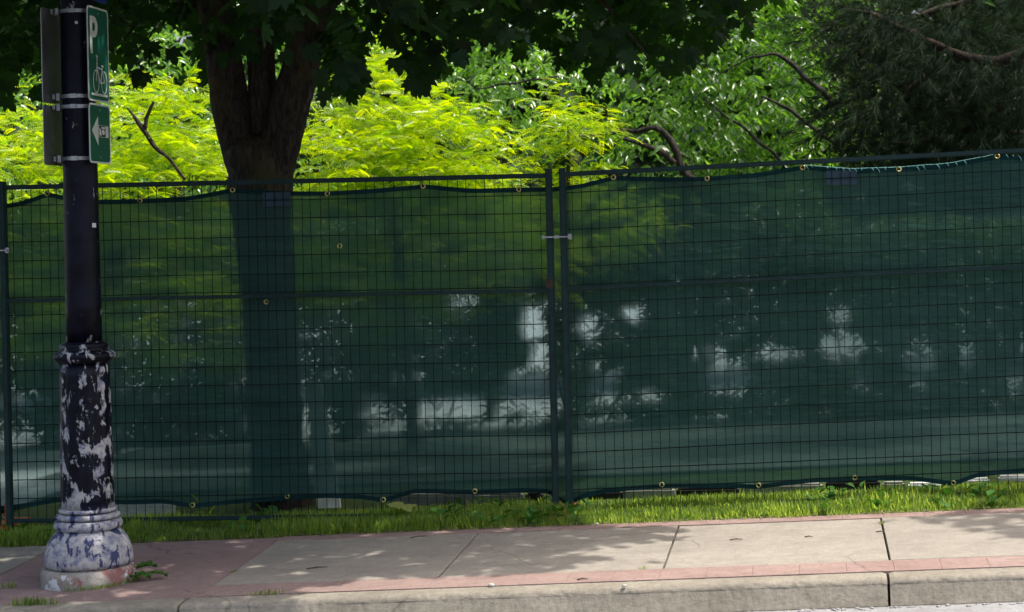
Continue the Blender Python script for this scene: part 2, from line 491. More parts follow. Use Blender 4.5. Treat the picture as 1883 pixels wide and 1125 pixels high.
sheet('road', -90, 90, [-60, -20, -8, -2.55], 19, -0.125, M['asphalt'])
sheet('gutter', -30, 30, [-2.55, -2.3, -2.11], 61, -0.121, M['gutter'])
sheet('ground', -120, 120, [-2.085, -1.0, 0.0, 1.0, 2.0, 4.0, 6.0, 9, 13, 20, 60, 200], 41, -0.15, M['soil'])
sheet('lawn', -30, 30, list(np.linspace(-0.53, 5.2, 14)), 81, -0.012, M['turf'],
      lambda s, t: -0.012 + 0.010 * mnoise.noise(Vector((s * 2.1, t * 2.1, 0))))
sheet('paved_yard', -60, 60, [5.2, 8, 13, 20, 40, 60], 31, -0.03, M['yard'])

a_, b_ = pix_plane(112, 850, 1.5)[0], pix_plane(700, 850, 1.5)[0]
sheet('dirt', -30, 30, [1.25, 2.5, 4, 5.25], 31, 0.012, M['dirt'])
sheet('path', a_ - 3, a_, [0.7, 1.4, 2.2], 8, 0.018, M['yard'])  # pale sheet added for the bright patch at the screen's far left
sheet('path', a_ - 3, a_ - 0.5, [2.2, 3.6, 5.26], 8, 0.018, M['yard'])  # farther half of the same added bright patch
sheet('parking_lot', 0.9, 40, [5.3, 8, 13, 20, 40, 60], 15, -0.022, M['lot'])  # greyer copy of the yard, the right side's shade put into its colour
sidewalk = empty('sidewalk', W(0, -1.2, 0))
tag(sidewalk, kind='structure')

def slab(name, poly, mat, parent, th=0.10, bev=0.004, drop=0.0):
    """poly: list of (s,t) counter-clockwise from above"""
    bm = bmesh.new()
    top = [bm.verts.new(W(s, t, -drop)) for s, t in poly]
    bot = [bm.verts.new(W(s, t, -th)) for s, t in poly]
    n = len(poly)
    ft = bm.faces.new(top)
    for i in range(n):
        bm.faces.new((top[(i + 1) % n], top[i], bot[i], bot[(i + 1) % n]))
    bm.faces.new(bot[::-1])
    bmesh.ops.recalc_face_normals(bm, faces=bm.faces)
    if bev:
        bmesh.ops.bevel(bm, geom=list(ft.edges), offset=bev, segments=2, profile=0.6, affect='EDGES')
    return link(name, bm_mesh(name, bm), mat, parent)

jpix = [(42, 1035), (440, 1042), (838, 1025), (1230, 1015), (1630, 1000)]
J = [pix_ground(*p)[0] for p in jpix]
step = (J[4] - J[1]) / 3
Jall = [J[0] - 2 * step, J[0] - step] + J + []  + [J[4] + step * k for k in range(1, 3)]
g_ = 0.0045
for i in range(len(Jall) - 1):
    a, b = Jall[i] + g_, Jall[i + 1] - g_
    if abs(Jall[i] - J[4]) < 1e-6: b += g_ - 0.0005
    if abs(Jall[i] - J[4] - 0.085) < 1e-6: a -= g_ - 0.0005
    dr = 0.002 * (i % 3)
    if abs(Jall[i] - J[0]) < 1e-6:                 # the whole slab is red
        slab('slab', [(a, T_KB + 0.006), (b, T_KB + 0.006), (b, T_GE), (a, T_GE)], M['red_concrete'], sidewalk, drop=0.004)
    elif Jall[i] < J[0]:
        slab('slab', [(a, -1.44), (b, -1.44), (b, T_GE), (a, T_GE)], M['concrete'], sidewalk)
        slab('slab', [(a, T_KB + 0.006), (b, T_KB + 0.006), (b, -1.446), (a, -1.446)], M['red_concrete'], sidewalk, drop=0.003)
    else:
        slab('slab', [(a, -1.715), (b, -1.715), (b, T_GE - 0.125), (a, T_GE - 0.125)], M['concrete'], sidewalk, drop=dr)
# brick borders, front and back, from the red slab to the right
for (t0, t1, ln) in ((T_KB + 0.006, -1.7185, 0.21), (T_GE - 0.1215, T_GE, 0.21)):
    s = J[1] + g_
    while s < Jall[-1]:
        l = ln + random.uniform(-0.004, 0.004)
        jt = random.uniform(0, 0.002)
        slab('brick', [(s + 0.0005, t0 + 0.0005), (s + l - 0.0005, t0 + 0.0005), (s + l - 0.0005, t1 - 0.0005 - jt), (s + 0.0005, t1 - 0.0005 - jt)],
             M['pink_brick'], sidewalk, th=0.06, bev=0.0008, drop=random.uniform(0, 0.0008))
        s += l

kerb = empty('kerb', W(0, T_KB, 0)); tag(kerb, kind='structure')
kj = [-14.0, -8.0, pix_ground(327, 1110)[0], pix_ground(1634, 1062)[0], 7.0, 13.0]
prof = [(T_KB, -0.20), (T_KB, -0.004), (T_KB - 0.02, 0.0)]
for k in range(7):
    a = math.radians(90 * k / 6)
    prof.append((T_KF + 0.03 - 0.03 * math.sin(a), -0.032 + 0.03 * math.cos(a)))
prof += [(T_KF - 0.030, -0.115), (T_KF - 0.034, -0.20)]
for a, b in zip(kj[:-1], kj[1:]):
    a += 0.006; b -= 0.006
    ns = max(2, int((b - a) / 0.02))
    V, Fc = [], []
    for i in range(ns + 1):
        s = a + (b - a) * i / ns
        e = 0.006 * max(0.0, 1 - min(s - a, b - s) / 0.012)
        for (t, h) in prof:
            p = W(s, t, h)
            w = 0.0035 * mnoise.noise(Vector((s * 9, t * 20, h * 30))) + 0.002 * mnoise.noise(Vector((s * 40, t * 40, h * 60)))
            V.append(p + Vector((0, -w, -abs(w) * 0.5 - (e if h > -0.05 else 0))))
    m = len(prof)
    for i in range(ns):
        for k in range(m - 1):
            Fc.append((i * m + k, (i + 1) * m + k, (i + 1) * m + k + 1, i * m + k + 1))
    Fc.append(tuple(range(m))); Fc.append(tuple(ns * m + k for k in range(m - 1, -1, -1)))
    link('kerb_stone', mesh_from('kerb_stone', V, Fc), M['kerb'], kerb)

# crumbs of mortar where the kerb meets the gutter
bm = bmesh.new()
for k in range(420):
    s = random.uniform(-4, 4)
    r = random.uniform(0.003, 0.011)
    p = W(s, T_KF - 0.044 - abs(random.gauss(0, 0.014)), -0.121 + r * 0.2)
    mt = Matrix.Translation(p) @ Matrix.Rotation(random.uniform(0, 6), 4, 'Z') @ Matrix.Diagonal((r * random.uniform(1, 2.5), r, r * 0.6, 1))
    bmesh.ops.create_icosphere(bm, subdivisions=1, radius=1, matrix=mt)
tag(link('grit', bm_mesh('grit', bm), M['gutter']), 'pale grit lying along the foot of the kerb', 'grit', kind='stuff')

# ------------------------------------------------------------------ FENCE PANELS
FEN_T = 0.0
def bar_box(bm, p, q, w, d):
    """square tube from p to q, w across, d deep"""
    p, q = Vector(p), Vector(q)
    L = (q - p).length
    x = (q - p).normalized()
    y = Vector((sp, cp, 0)); y = (y - x * y.dot(x)).normalized()
    z = x.cross(y)
    rot = Matrix((x, y, z)).transposed().to_4x4()
    m = Matrix.Translation((p + q) / 2) @ rot @ Matrix.Diagonal((L, d, w, 1))
    r = bmesh.ops.create_cube(bm, size=1.0, matrix=m)
    es = {e for v in r['verts'] for e in v.link_edges if abs((e.verts[0].co - e.verts[1].co).normalized().dot(x)) > 0.9}
    bmesh.ops.bevel(bm, geom=list(es), offset=min(w, d) * 0.18, segments=2, affect='EDGES')

def wire_parts(segs, r, t_off=0):
    parts = []
    for (p, q) in segs:
        p, q = Vector(p), Vector(q)
        d = (q - p).normalized()
        a = d.orthogonal().normalized(); b = d.cross(a)
        V = [c + (a * math.cos(k * math.pi / 2) + b * math.sin(k * math.pi / 2)) * r for c in (p, q) for k in range(4)]
        parts.append((V, [(k, (k + 1) % 4, 4 + (k + 1) % 4, 4 + k) for k in range(4)]))
    return parts

def fence_panel(sL, sR, zL0, zL1, zR0, zR1, label, mid_dz):
    root = empty('mesh_fence', WZ(sL, 0, zL0))
    tag(root, label, 'fence panel', 'temporary mesh fence panels')
    def Z0(s): u = (s - sL) / (sR - sL); return zL0 + (zR0 - zL0) * u
    def Z1(s): u = (s - sL) / (sR - sL); return zL1 + (zR1 - zL1) * u
    w = 0.036
    for s in (sL + w / 2, sR - w / 2):
        bm = bmesh.new(); bar_box(bm, WZ(s, 0, Z0(s) - 0.03), WZ(s, 0, Z1(s) + 0.035), w, w)
        link('post', bm_mesh('post', bm), M['fence_green'], root)
    a, b = sL + w + 0.001, sR - w - 0.001
    for (nm, f, ww) in (('top_rail', lambda s: Z1(s), 0.026), ('middle_rail', lambda s: Z0(s) + mid_dz, 0.020), ('bottom_rail', lambda s: Z0(s) + 0.02, 0.024)):
        bm = bmesh.new()
        bar_box(bm, WZ(a, 0, f(a)), WZ(b, 0, f(b)), ww, 0.024)
        link(nm, bm_mesh(nm, bm), M['fence_green'], root)
    segs = []
    s = a + 0.03
    rr = np.random.default_rng(int(abs(sL) * 100))
    while s < b - 0.01:
        j = rr.normal(0, 0.0012)
        zz = [Z0(s) + 0.02, Z0(s) + 0.6, Z0(s) + 1.2, Z1(s) + (0.05 if rr.random() < 0.02 else -0.005)]
        prev = None
        for k, z in enumerate(zz):
            q = WZ(s + j + rr.normal(0, 0.0015), 0.0155 + rr.normal(0, 0.001), z)
            if prev is not None: segs.append((prev, q))
            prev = q
        s += 0.0508
    nvert = len(segs)
    for k in range(1, 18):
        prev = None
        for s in np.linspace(a, b, 7):
            q = WZ(s, 0.0125, Z1(s) - 0.1016 * k + rr.normal(0, 0.0018))
            if q.z < Z0(s) + 0.02: break
            if prev is not None: segs.append((prev, q))
            prev = q
    V, Fc = join_pydata(wire_parts(segs[:nvert], 0.0023) + wire_parts(segs[nvert:], 0.0034))
    wm = link('wire_mesh', mesh_from('wire_mesh', V, Fc), M['wire'], root); wm['kind'] = 'stuff'
    return root, Z0, Z1

sA, zA1 = pix_plane(-1, 345); sB, zB1 = pix_plane(1015, 322.5)
sC, zC1 = pix_plane(1028, 321); sD_, zD1 = pix_plane(1883, 276.5)
kR = (zD1 - zC1) / (sD_ - sC)
sE = sC + 3.02
p_left, ZL0, ZL1 = fence_panel(sA, sB, zA1 - 1.87, zA1, zB1 - 1.87, zB1, 'level green mesh fence panel behind the black lamp post', pix_plane(500, 546)[1] - pix_plane(500, 336)[1] + 1.87)
p_right, ZR0, ZR1 = fence_panel(sC, sE, zC1 - 1.865, zC1, zC1 + kR * 3.02 - 1.865, zC1 + kR * 3.02,
        'green mesh fence panel with a sunlit rail, sloping up to the right', pix_plane(1400, 512)[1] - pix_plane(1400, 300)[1] + 1.865)
sZ = sA - 0.035
fence_panel(sZ - 3.02, sZ, zA1 - 1.86, zA1 - 0.02, zA1 - 1.86, zA1 - 0.02, 'green mesh fence panel past the left edge of the picture', 1.2)

# rusty sleeve on the post, clamps, feet
s0, z0 = pix_plane(1011, 521)
bm = bmesh.new(); box_bm(bm, *WZ(s0 - 0.001, 0, z0), 0.042, 0.042, 0.05)
sl = link('post_sleeve', bm_mesh('post_sleeve', bm), M['rust'], p_left)
def clamp(px0, px1, py, label):
    (a, z), (b, _) = pix_plane(px0, py, -0.03), pix_plane(px1, py, -0.03)
    root = empty('fence_clamp', WZ((a + b) / 2, -0.03, z)); tag(root, label, 'clamp', 'steel clamps joining fence panels')
    bm = bmesh.new(); box_bm(bm, *WZ((a + b) / 2, -0.028, z), b - a, 0.006, 0.008)
    link('bar', bm_mesh('bar', bm), M['steel'], root)
    for s, w, h in ((a, 0.016, 0.022), ((a + b) / 2, 0.026, 0.018), (b, 0.022, 0.03)):
        bm = bmesh.new(); box_bm(bm, *WZ(s, -0.034, z), w, 0.014, h)
        bmesh.ops.bevel(bm, geom=list(bm.edges), offset=0.003, segments=2, affect='EDGES')
        link('bolt_plate', bm_mesh('bolt_plate', bm), M['steel'], root)
    for s in (a, b):
        bm = bmesh.new()
        bmesh.ops.create_cone(bm, cap_ends=True, segments=6, radius1=0.0065, radius2=0.0065, depth=0.03,
                              matrix=Matrix.Translation(WZ(s, -0.045, z)) @ Matrix.Rotation(math.pi / 2, 4, 'X'))
        link('bolt', bm_mesh('bolt', bm), M['steel'], root)
clamp(999, 1048, 436, 'steel clamp across the two posts where the fence panels meet')
clamp(-26, 14, 461, 'steel clamp cut off by the left edge of the picture')
def foot(s, h, label):
    root = empty('fence_stand', W(s, 0, h)); tag(root, label, 'fence foot', 'orange feet under the fence posts')
    bm = bmesh.new()
    box_bm(bm, *W(s, -0.0, 0.012 + h), 0.12, 0.62, 0.022)
    bmesh.ops.bevel(bm, geom=list(bm.edges), offset=0.006, segments=2, affect='EDGES')
    link('base_plate', bm_mesh('base_plate', bm), M['foot'], root)
    for dx in (-0.03, 0.03):
        bm = bmesh.new()
        bmesh.ops.create_cone(bm, cap_ends=True, segments=12, radius1=0.011, radius2=0.011, depth=0.13, matrix=Matrix.Translation(W(s + dx, 0, 0.08 + h)))
        link('pin', bm_mesh('pin', bm), M['foot'], root)
foot((sB + sC) / 2, -0.02, 'orange metal foot in the grass where the two fence panels meet')
foot(sA - 0.03, 0.012, 'red orange foot in the grass at the left edge of the picture')

# ------------------------------------------------------------------ PRIVACY SCREEN
FT = 0.030
top_pts = [(-420, 372), (-340, 388), (-260, 366), (-170, 388), (-90, 372), (-10, 378), (40, 370), (85, 353), (150, 368), (256, 366), (345, 361), (427, 346), (515, 352), (602, 352),
           (690, 347), (777, 339), (865, 347), (954, 345), (1020, 344), (1070, 338), (1128, 323), (1215, 326), (1300, 325),
           (1390, 318), (1476, 304), (1565, 311), (1653, 308), (1745, 301), (1834, 284), (1900, 288), (2000, 290), (2100, 282), (2300, 268)]
bot_pts = [(-420, 945), (-200, 950), (-60, 944), (-10, 940), (50, 933), (110, 923), (180, 925), (230, 928), (300, 926), (353, 935), (430, 927), (527, 920), (600, 916), (660, 918),
           (704, 925), (760, 907), (873, 909), (960, 906), (1010, 908), (1045, 934), (1065, 918), (1120, 905), (1217, 898), (1330, 897), (1395, 899),
           (1480, 889), (1572, 884), (1680, 884), (1753, 894), (1800, 877), (1900, 868), (2000, 872), (2300, 850)]
def curve_sz(pts):
    a = np.array([pix_plane(x, y, FT) for x, y in pts])
    # soft interpolation
    ss = np.linspace(a[0, 0], a[-1, 0], 900)
    zz = np.interp(ss, a[:, 0], a[:, 1])
    k = np.exp(-np.linspace(-2, 2, 13) ** 2); k /= k.sum()
    zz = np.convolve(np.pad(zz, 6, 'edge'), k, 'valid')
    return lambda s: np.interp(s, ss, zz)
topf, botf = curve_sz(top_pts), curve_sz(bot_pts)
s_lo, s_hi = sZ - 1.2, sE
screen = empty('privacy_screen', WZ(0, FT, botf(0)))
tag(screen, 'dark green see-through mesh screen tied behind the fence panels', 'privacy screen')
def fold(s, v):
    return (0.016 * mnoise.noise(Vector((s * 1.6, v * 2.0, 1.0))) + 0.008 * mnoise.noise(Vector((s * 7, v * 2.5, 4.0)))
            + 0.005 * mnoise.noise(Vector((s * 3, v * 15, 9.0))))
def cloth(name, zlo, zhi, nv, off, mat, ns=620):
    V, Fc = [], []
    ss = np.linspace(s_lo, s_hi, ns)
    for i in range(nv):
        v = i / (nv - 1)
        for s in ss:
            z = zlo(s) * (1 - v) + zhi(s) * v
            V.append(WZ(s, FT + 0.020 + fold(s, z) + off, z))
    for i in range(nv - 1):
        for j in range(ns - 1):
            Fc.append((i * ns + j, i * ns + j + 1, (i + 1) * ns + j + 1, (i + 1) * ns + j))
    return link(name, mesh_from(name, V, Fc), mat, screen, True)
cloth('mesh_fabric', botf, topf, 60, 0.0, M['fabric'])
cloth('hem', lambda s: topf(s) - 0.024, lambda s: topf(s) + 0.001, 3, -0.003, M['hem'])
cloth('hem', lambda s: botf(s) - 0.001, lambda s: botf(s) + 0.024, 3, -0.003, M['hem'])

# grommets and ties
bm = bmesh.new()
N1, N2 = 18, 6
rings = []
V, Fc = [], []
for i in range(N1):
    a = 2 * math.pi * i / N1
    for k in range(N2):
        b = 2 * math.pi * k / N2
        r = 0.0115 + 0.004 * math.cos(b)
        V.append((r * math.cos(a), 0.003 * math.sin(b), r * math.sin(a)))
for i in range(N1):
    for k in range(N2):
        Fc.append((i * N2 + k, i * N2 + (k + 1) % N2, ((i + 1) % N1) * N2 + (k + 1) % N2, ((i + 1) % N1) * N2 + k))
gme = mesh_from('grommet', V, Fc); gme.materials.append(M['brass'])
gme.polygons.foreach_set('use_smooth', [True] * len(gme.polygons))
def grommet(px, py):
    s, z = pix_plane(px, py, FT)
    o = bpy.data.objects.new('grommet', gme); COL.objects.link(o)
    o.location = WZ(s, FT + 0.008 + fold(s, z) - 0.004, z)
    o.rotation_euler = (random.uniform(-.3, .3), 0, -PSI + random.uniform(-.3, .3))
    o.parent = screen; o.matrix_parent_inverse = screen.matrix_world.inverted()
    return s, z
tops = [(85, 356), (256, 369), (427, 349), (602, 356), (777, 342), (954, 348), (1128, 326), (1300, 328), (1476, 308), (1653, 311), (1834, 287)]
bots = [(8, 948), (353, 929), (527, 913), (704, 919), (873, 903), (1217, 891), (1395, 892), (1572, 878), (1753, 888)]
for i, (x, y) in enumerate(tops):
    s, z = grommet(x, y)
    Zt = ZL1(s) if s < sB else ZR1(s)
    if i % 2 == 0:
        V, Fc = tube(None, [WZ(s, FT - 0.006, z), WZ(s + 0.004, -0.016, z + 0.012), WZ(s + 0.003, -0.016, Zt + 0.012), WZ(s, 0.02, Zt + 0.016), WZ(s, FT - 0.002, z + 0.004)], [0.0016] * 5, None, sides=5)
        link('zip_tie', mesh_from('zip_tie', V, Fc), M['black'], screen)
for x, y in bots:
    s, z = grommet(x, y)
grommet(489, 555); grommet(624, 452)
s, z = pix_plane(1397, 897, FT)
tube('loose_tie', [WZ(s, 0.02, z + 0.01), WZ(s + 0.02, -0.03, z - 0.03), WZ(s + 0.042, -0.06, z - 0.09)], [0.0022, 0.002, 0.0016], M['black'], screen, 5)
for (x0, x1, y0, y1) in ((484, 535, 354, 379), (1519, 1576, 314, 339)):
    (a, z1), (b, z0) = pix_plane(x0, y0, FT), pix_plane(x1, y1, FT)
    bm = bmesh.new(); box_bm(bm, *WZ((a + b) / 2, FT - 0.009, (z0 + z1) / 2), b - a, 0.0015, z1 - z0)
    link('sewn_label', bm_mesh('sewn_label', bm), M['tagcloth'], screen)
# pale cord running through the top hem at the sunny end, its whipping ends standing off
parts = []
xs = list(range(1478, 1832, 7))
path = []
for x in xs:
    s, _ = pix_plane(x, 300, FT)
    path.append(WZ(s, FT - 0.006, topf(s) + 0.003 + random.uniform(-0.001, 0.001)))
parts.append(tube(None, path, [0.0020] * len(path), None, sides=5))
for k, x in enumerate([1481, 1492, 1520, 1536, 1549, 1560, 1571, 1583, 1603, 1612, 1626, 1684, 1696, 1722, 1741, 1756, 1772, 1850, 1862, 1872]):
    s, _ = pix_plane(x, 300, FT)
    z = topf(s)
    L = random.uniform(0.008, 0.030)
    parts.append(tube(None, [WZ(s, FT - 0.010, z + 0.002), WZ(s + L * 0.5, FT - 0.018, z - L * 0.5), WZ(s + L * 0.7, FT - 0.02, z - L * 1.1)], [0.002, 0.0022, 0.001], None, sides=5))
V, Fc = join_pydata(parts)
link('hem_cord', mesh_from('hem_cord', V, Fc), M['tie'], screen)

# ------------------------------------------------------------------ LAMP POST
PS, PT = None, -1.49
PS, _ = pix_plane(163, 1000, PT)
pole_base = W(PS, PT, 0)
lamp = empty('lamp_post', pole_base)
tag(lamp, 'black lamp post with peeling paint on a round concrete footing', 'lamp post')
def yz(y, x=150):
    return pix_plane(x, y, PT)[1]
SC = 1 / (F_PX / (pole_base.y))     # metres per pixel at the post
def lathe(name, prof, mat, parent, seg=48, flute=0, fl_amp=0.0, wob=0.0, sm=True):
    V, Fc = [], []
    for (r, z) in prof:
        for k in range(seg):
            a = 2 * math.pi * k / seg
            rr = r
            if flute: rr += fl_amp * (abs(math.cos(a * flute / 2)) - 0.6)
            p = Vector((math.cos(a) * rr, math.sin(a) * rr, z))
            if wob: 
                q = p * 6; rr += wob * mnoise.noise(q) + wob * 0.5 * mnoise.noise(q * 3.1)
                p = Vector((math.cos(a) * rr, math.sin(a) * rr, z + wob * 0.5 * mnoise.noise(q * 1.3 + Vector((5, 5, 5)))))
            V.append(p)
    n = len(prof)
    for i in range(n - 1):
        for k in range(seg):
            k2 = (k + 1) % seg
            Fc.append((i * seg + k, i * seg + k2, (i + 1) * seg + k2, (i + 1) * seg + k))
    Fc.append(tuple(range(seg - 1, -1, -1))); Fc.append(tuple((n - 1) * seg + k for k in range(seg)))
    me = mesh_from(name, V, Fc)
    o = bpy.data.objects.new(name, me); COL.objects.link(o)
    me.materials.append(mat)
    o.parent = parent
    if sm: me.polygons.foreach_set('use_smooth', [True] * (len(me.polygons) - 2) + [False] * 2)
    return o
zb = pole_base.z
def P(hw, y): return (hw * SC, yz(y) - zb)
lathe('footing', [(0.216, -0.08), (0.222, 0.0), (0.219, 0.045), (0.210, 0.066), (0.19, 0.072)], M['footing'], lamp, 56, wob=0.012)
z_f = yz(1060) - zb
lathe('base_ring', [(73 * SC, 0.055), P(73.5, 1043), P(72.5, 1041), P(71, 1040.5), P(71, 1037)], M['pole'], lamp)
lathe('bell_base', [P(70, 1038), P(76, 1037), P(79, 1031), P(79, 1022), P(77.5, 1011), P(74, 1000), P(69, 990), P(63, 981), P(57, 975), P(53, 971)], M['pole'], lamp, 64, 12, 0.002)
for (y0, y1, hw) in ((972, 954, 61), (953, 942, 57), (941, 932, 52)):
    pr = []
    for k in range(9):
        a = math.pi * k / 8
        pr.append(P(hw - 7 + 7 * math.sin(a), (y0 + y1) / 2 + (y0 - y1) / 2 * math.cos(a)))
    lathe('torus_ring', pr, M['pole'], lamp, 56)
lathe('lower_shaft', [P(47.5, 934)] + [P(47.5 - 4.0 * k / 12, 934 - (934 - 668) * k / 12) for k in range(1, 13)], M['pole'], lamp, 96, 16, 0.0035)
lathe('collar', [P(40, 668), P(46, 667), P(50, 662), P(55, 657), P(55.5, 652), P(52, 647), P(45, 645), P(42, 641), P(43.5, 637), P(43, 632), P(37, 629), P(33, 627)], M['pole'], lamp, 56)
lathe('shaft', [P(32, 629)] + [P(32 - 3.5 * k / 12, 629 - 830 * k / 12) for k in range(1, 13)] + [P(28, -700)], M['pole'], lamp, 48)
# little square sticker scars on the shaft
for (x, y, w, h) in ((168, 414, 9, 8), (140, 41, 5, 5)):
    s, z = pix_plane(x, y, PT - 0.08)
    ang = math.asin(max(-0.9, min(0.9, (s - (PS - 0.0)) / 0.082)))
    R = 0.0815
    bm = bmesh.new()
    c = WZ(PS + R * math.sin(ang), PT - R * math.cos(ang), z)
    box_bm(bm, *c, w * SC, 0.002, h * SC, Matrix.Rotation(ang - PSI, 4, 'Z'))
    link('sticker', bm_mesh('sticker', bm), M['sign_white'], lamp)

# ------------------------------------------------------------------ SIGNS on the post
def rounded(w, h, r, n=5):
    pts = []
    for cx, cy, a0 in ((w - r, h - r, 0), (r, h - r, 90), (r, r, 180), (w - r, r, 270)):
        for k in range(n + 1):
            a = math.radians(a0 + 90 * k / n)
            pts.append((cx + r * math.cos(a), cy + r * math.sin(a)))
    return pts
class SignFrame:
    """u runs along t (from the kerb side to the far side), v up; face looks to +s (dir=1) or -s (dir=-1)"""
    def __init__(self, s, t0, z0, dir=1):
        self.s, self.t0, self.z0, self.dir = s, t0, z0, dir
    def pt(self, u, v, d):
        t = self.t0 + u
        return WZ(self.s + self.dir * d, t, self.z0 + v)
    def plate(self, name, poly, d0, d1, mat, parent):
        V = [self.pt(u, v, d1) for u, v in poly] + [self.pt(u, v, d0) for u, v in poly]
        n = len(poly)
        Fc = [tuple(range(n)), tuple(range(2 * n - 1, n - 1, -1))] + [((i + 1) % n, i, n + i, n + (i + 1) % n) for i in range(n)]
        bm = bmesh.new(); vs = [bm.verts.new(v) for v in V]
        for f in Fc: bm.faces.new([vs[i] for i in f])
        bmesh.ops.triangulate(bm, faces=[f for f in bm.faces if len(f.verts) > 4])
        bmesh.ops.recalc_face_normals(bm, faces=bm.faces)
        return link(name, bm_mesh(name, bm), mat, parent)
    def ring_plate(self, name, outer, inner, d0, d1, mat, parent):
        n = len(outer)
        V = [self.pt(u, v, d1) for u, v in outer] + [self.pt(u, v, d1) for u, v in inner]
        Fc = [(i, (i + 1) % n, n + (i + 1) % n, n + i) for i in range(n)]
        V += [self.pt(u, v, d0) for u, v in outer] + [self.pt(u, v, d0) for u, v in inner]
        Fc += [((i + 1) % n, i, 2 * n + i, 2 * n + (i + 1) % n) for i in range(n)]
        Fc += [(n + i, n + (i + 1) % n, 3 * n + (i + 1) % n, 3 * n + i) for i in range(n)]
        return link(name, mesh_from(name, V, Fc), mat, parent)
def stroke(p, q, w):
    d = Vector((q[0] - p[0], q[1] - p[1])).normalized(); n_ = Vector((-d.y, d.x)) * w / 2
    return [(p[0] + n_.x, p[1] + n_.y), (p[0] - n_.x, p[1] - n_.y), (q[0] - n_.x, q[1] - n_.y), (q[0] + n_.x, q[1] + n_.y)]
def ellipse(cx, cy, rx, ry, n=24):
    return [(cx + rx * math.cos(2 * math.pi * k / n), cy + ry * math.sin(2 * math.pi * k / n)) for k in range(n)]

# plate sizes in the plane of the post: near edge and heights measured in the picture
sg_s = PS + 0.095
SW = 0.275
sg_t0 = PT - SW / 2
def zat(px, py, t): return pix_plane(px, py, t)[1]
z_top, z_mid1 = zat(157, 8, sg_t0), zat(161, 184, sg_t0)
z_mid2, z_bot = zat(162, 188, sg_t0), zat(163, 299, sg_t0)
HU, HL = z_top - z_mid1, z_mid2 - z_bot
def sign_common(fr, H, label, dir=1, front=True):
    root = empty('parking_sign' if front else 'road_sign', WZ(fr.s, PT, fr.z0)); tag(root, label, 'sign')
    out = rounded(SW, H, 0.022)
    fr.plate('plate', out, 0.0, 0.003, M['alu'], root)
    b = 0.009
    inn = [(b + (u / SW) * (SW - 2 * b), b + (v / H) * (H - 2 * b)) for u, v in out]
    fr.plate('green_face' if front else 'face', inn, 0.003, 0.0042, M['sign_green'], root)
    fr.ring_plate('border', out, inn, 0.003, 0.0048, M['sign_white'], root)
    for v in (0.03, H - 0.03):
        fr.plate('rivet', ellipse(SW / 2, v, 0.006, 0.006, 10), 0.0042, 0.007, M['steel'], root)
    return root
fu = SignFrame(sg_s, sg_t0, z_mid1)
up = sign_common(fu, HU, 'tall green parking sign with a white P and a bicycle')
# letter P : stem + bowl with a hole
d0, d1 = 0.0042, 0.0052
x0, y0, hP, wS = 0.032, HU - 0.225, 0.178, 0.031
def P_bowl():
    r_o, cy, cx = 0.050, y0 + hP - 0.050, x0 + 0.054
    outer = [(x0, y0 + hP)] ; inner = [(x0 + wS, y0 + hP - wS)]
    o2, i2 = [], []
    for k in range(13):
        a = math.radians(90 - 180 * k / 12)
        o2.append((cx + r_o * math.cos(a) * 0.9, cy + r_o * math.sin(a)))
        i2.append((cx - 0.004 + (r_o - wS) * math.cos(a) * 0.85, cy + (r_o - wS) * math.sin(a)))
    o = [(x0 + wS, y0 + hP)] + o2 + [(x0 + wS, cy - r_o)]
    i = [(x0 + wS, cy + r_o - wS)] + i2 + [(x0 + wS, cy - r_o + wS)]
    return o, i
o_, i_ = P_bowl()
bm = bmesh.new()
def add_quadstrip(fr, bm, A, B, d):
    va = [bm.verts.new(fr.pt(u, v, d)) for u, v in A]; vb = [bm.verts.new(fr.pt(u, v, d)) for u, v in B]
    for k in range(len(A) - 1): bm.faces.new((va[k], va[k + 1], vb[k + 1], vb[k]))
add_quadstrip(fu, bm, o_, i_, d1)
bm.faces.new([bm.verts.new(fu.pt(u, v, d1)) for u, v in ((x0, y0), (x0 + wS, y0), (x0 + wS, y0 + hP), (x0, y0 + hP))])
link('letter_p', bm_mesh('letter_p', bm), M['sign_white'], up)
# bicycle pictogram with its stand line
bk = bmesh.new()
def put(fr, bm, poly, d=d1): bm.faces.new([bm.verts.new(fr.pt(u, v, d)) for u, v in poly])
wy = 0.096; c1x, c2x = 0.100, 0.205
rx, ry = 0.040, 0.056
for cx in (c1x, c2x):
    A = ellipse(cx, wy, rx, ry, 28); B = ellipse(cx, wy, rx - 0.0065, ry - 0.0065, 28)
    add_quadstrip(fu, bk, A + [A[0]], B + [B[0]], d1)
for k, (p, q, w) in enumerate([((c1x, wy), (0.112, 0.165), .008), ((0.112, 0.165), (0.118, 0.215), .008), ((0.100, 0.219), (0.124, 0.213), .009),
                  ((0.113, 0.163), (0.180, 0.158), .008), ((0.116, 0.155), (0.152, 0.088), .009), ((0.152, 0.088), (0.183, 0.170), .008),
                  ((0.152, 0.09), (c2x, wy), .007), ((0.181, 0.158), (c2x, wy), .007), ((0.168, 0.174), (0.198, 0.172), .010)]):
    put(fu, bk, stroke(p, q, w), d1 + 0.0001 * (k + 1))
put(fu, bk, stroke((0.035, 0.033), (0.245, 0.033), 0.012), d1 + 0.0012)
link('bicycle_symbol', bm_mesh('bicycle_symbol', bk), M['sign_white'], up)

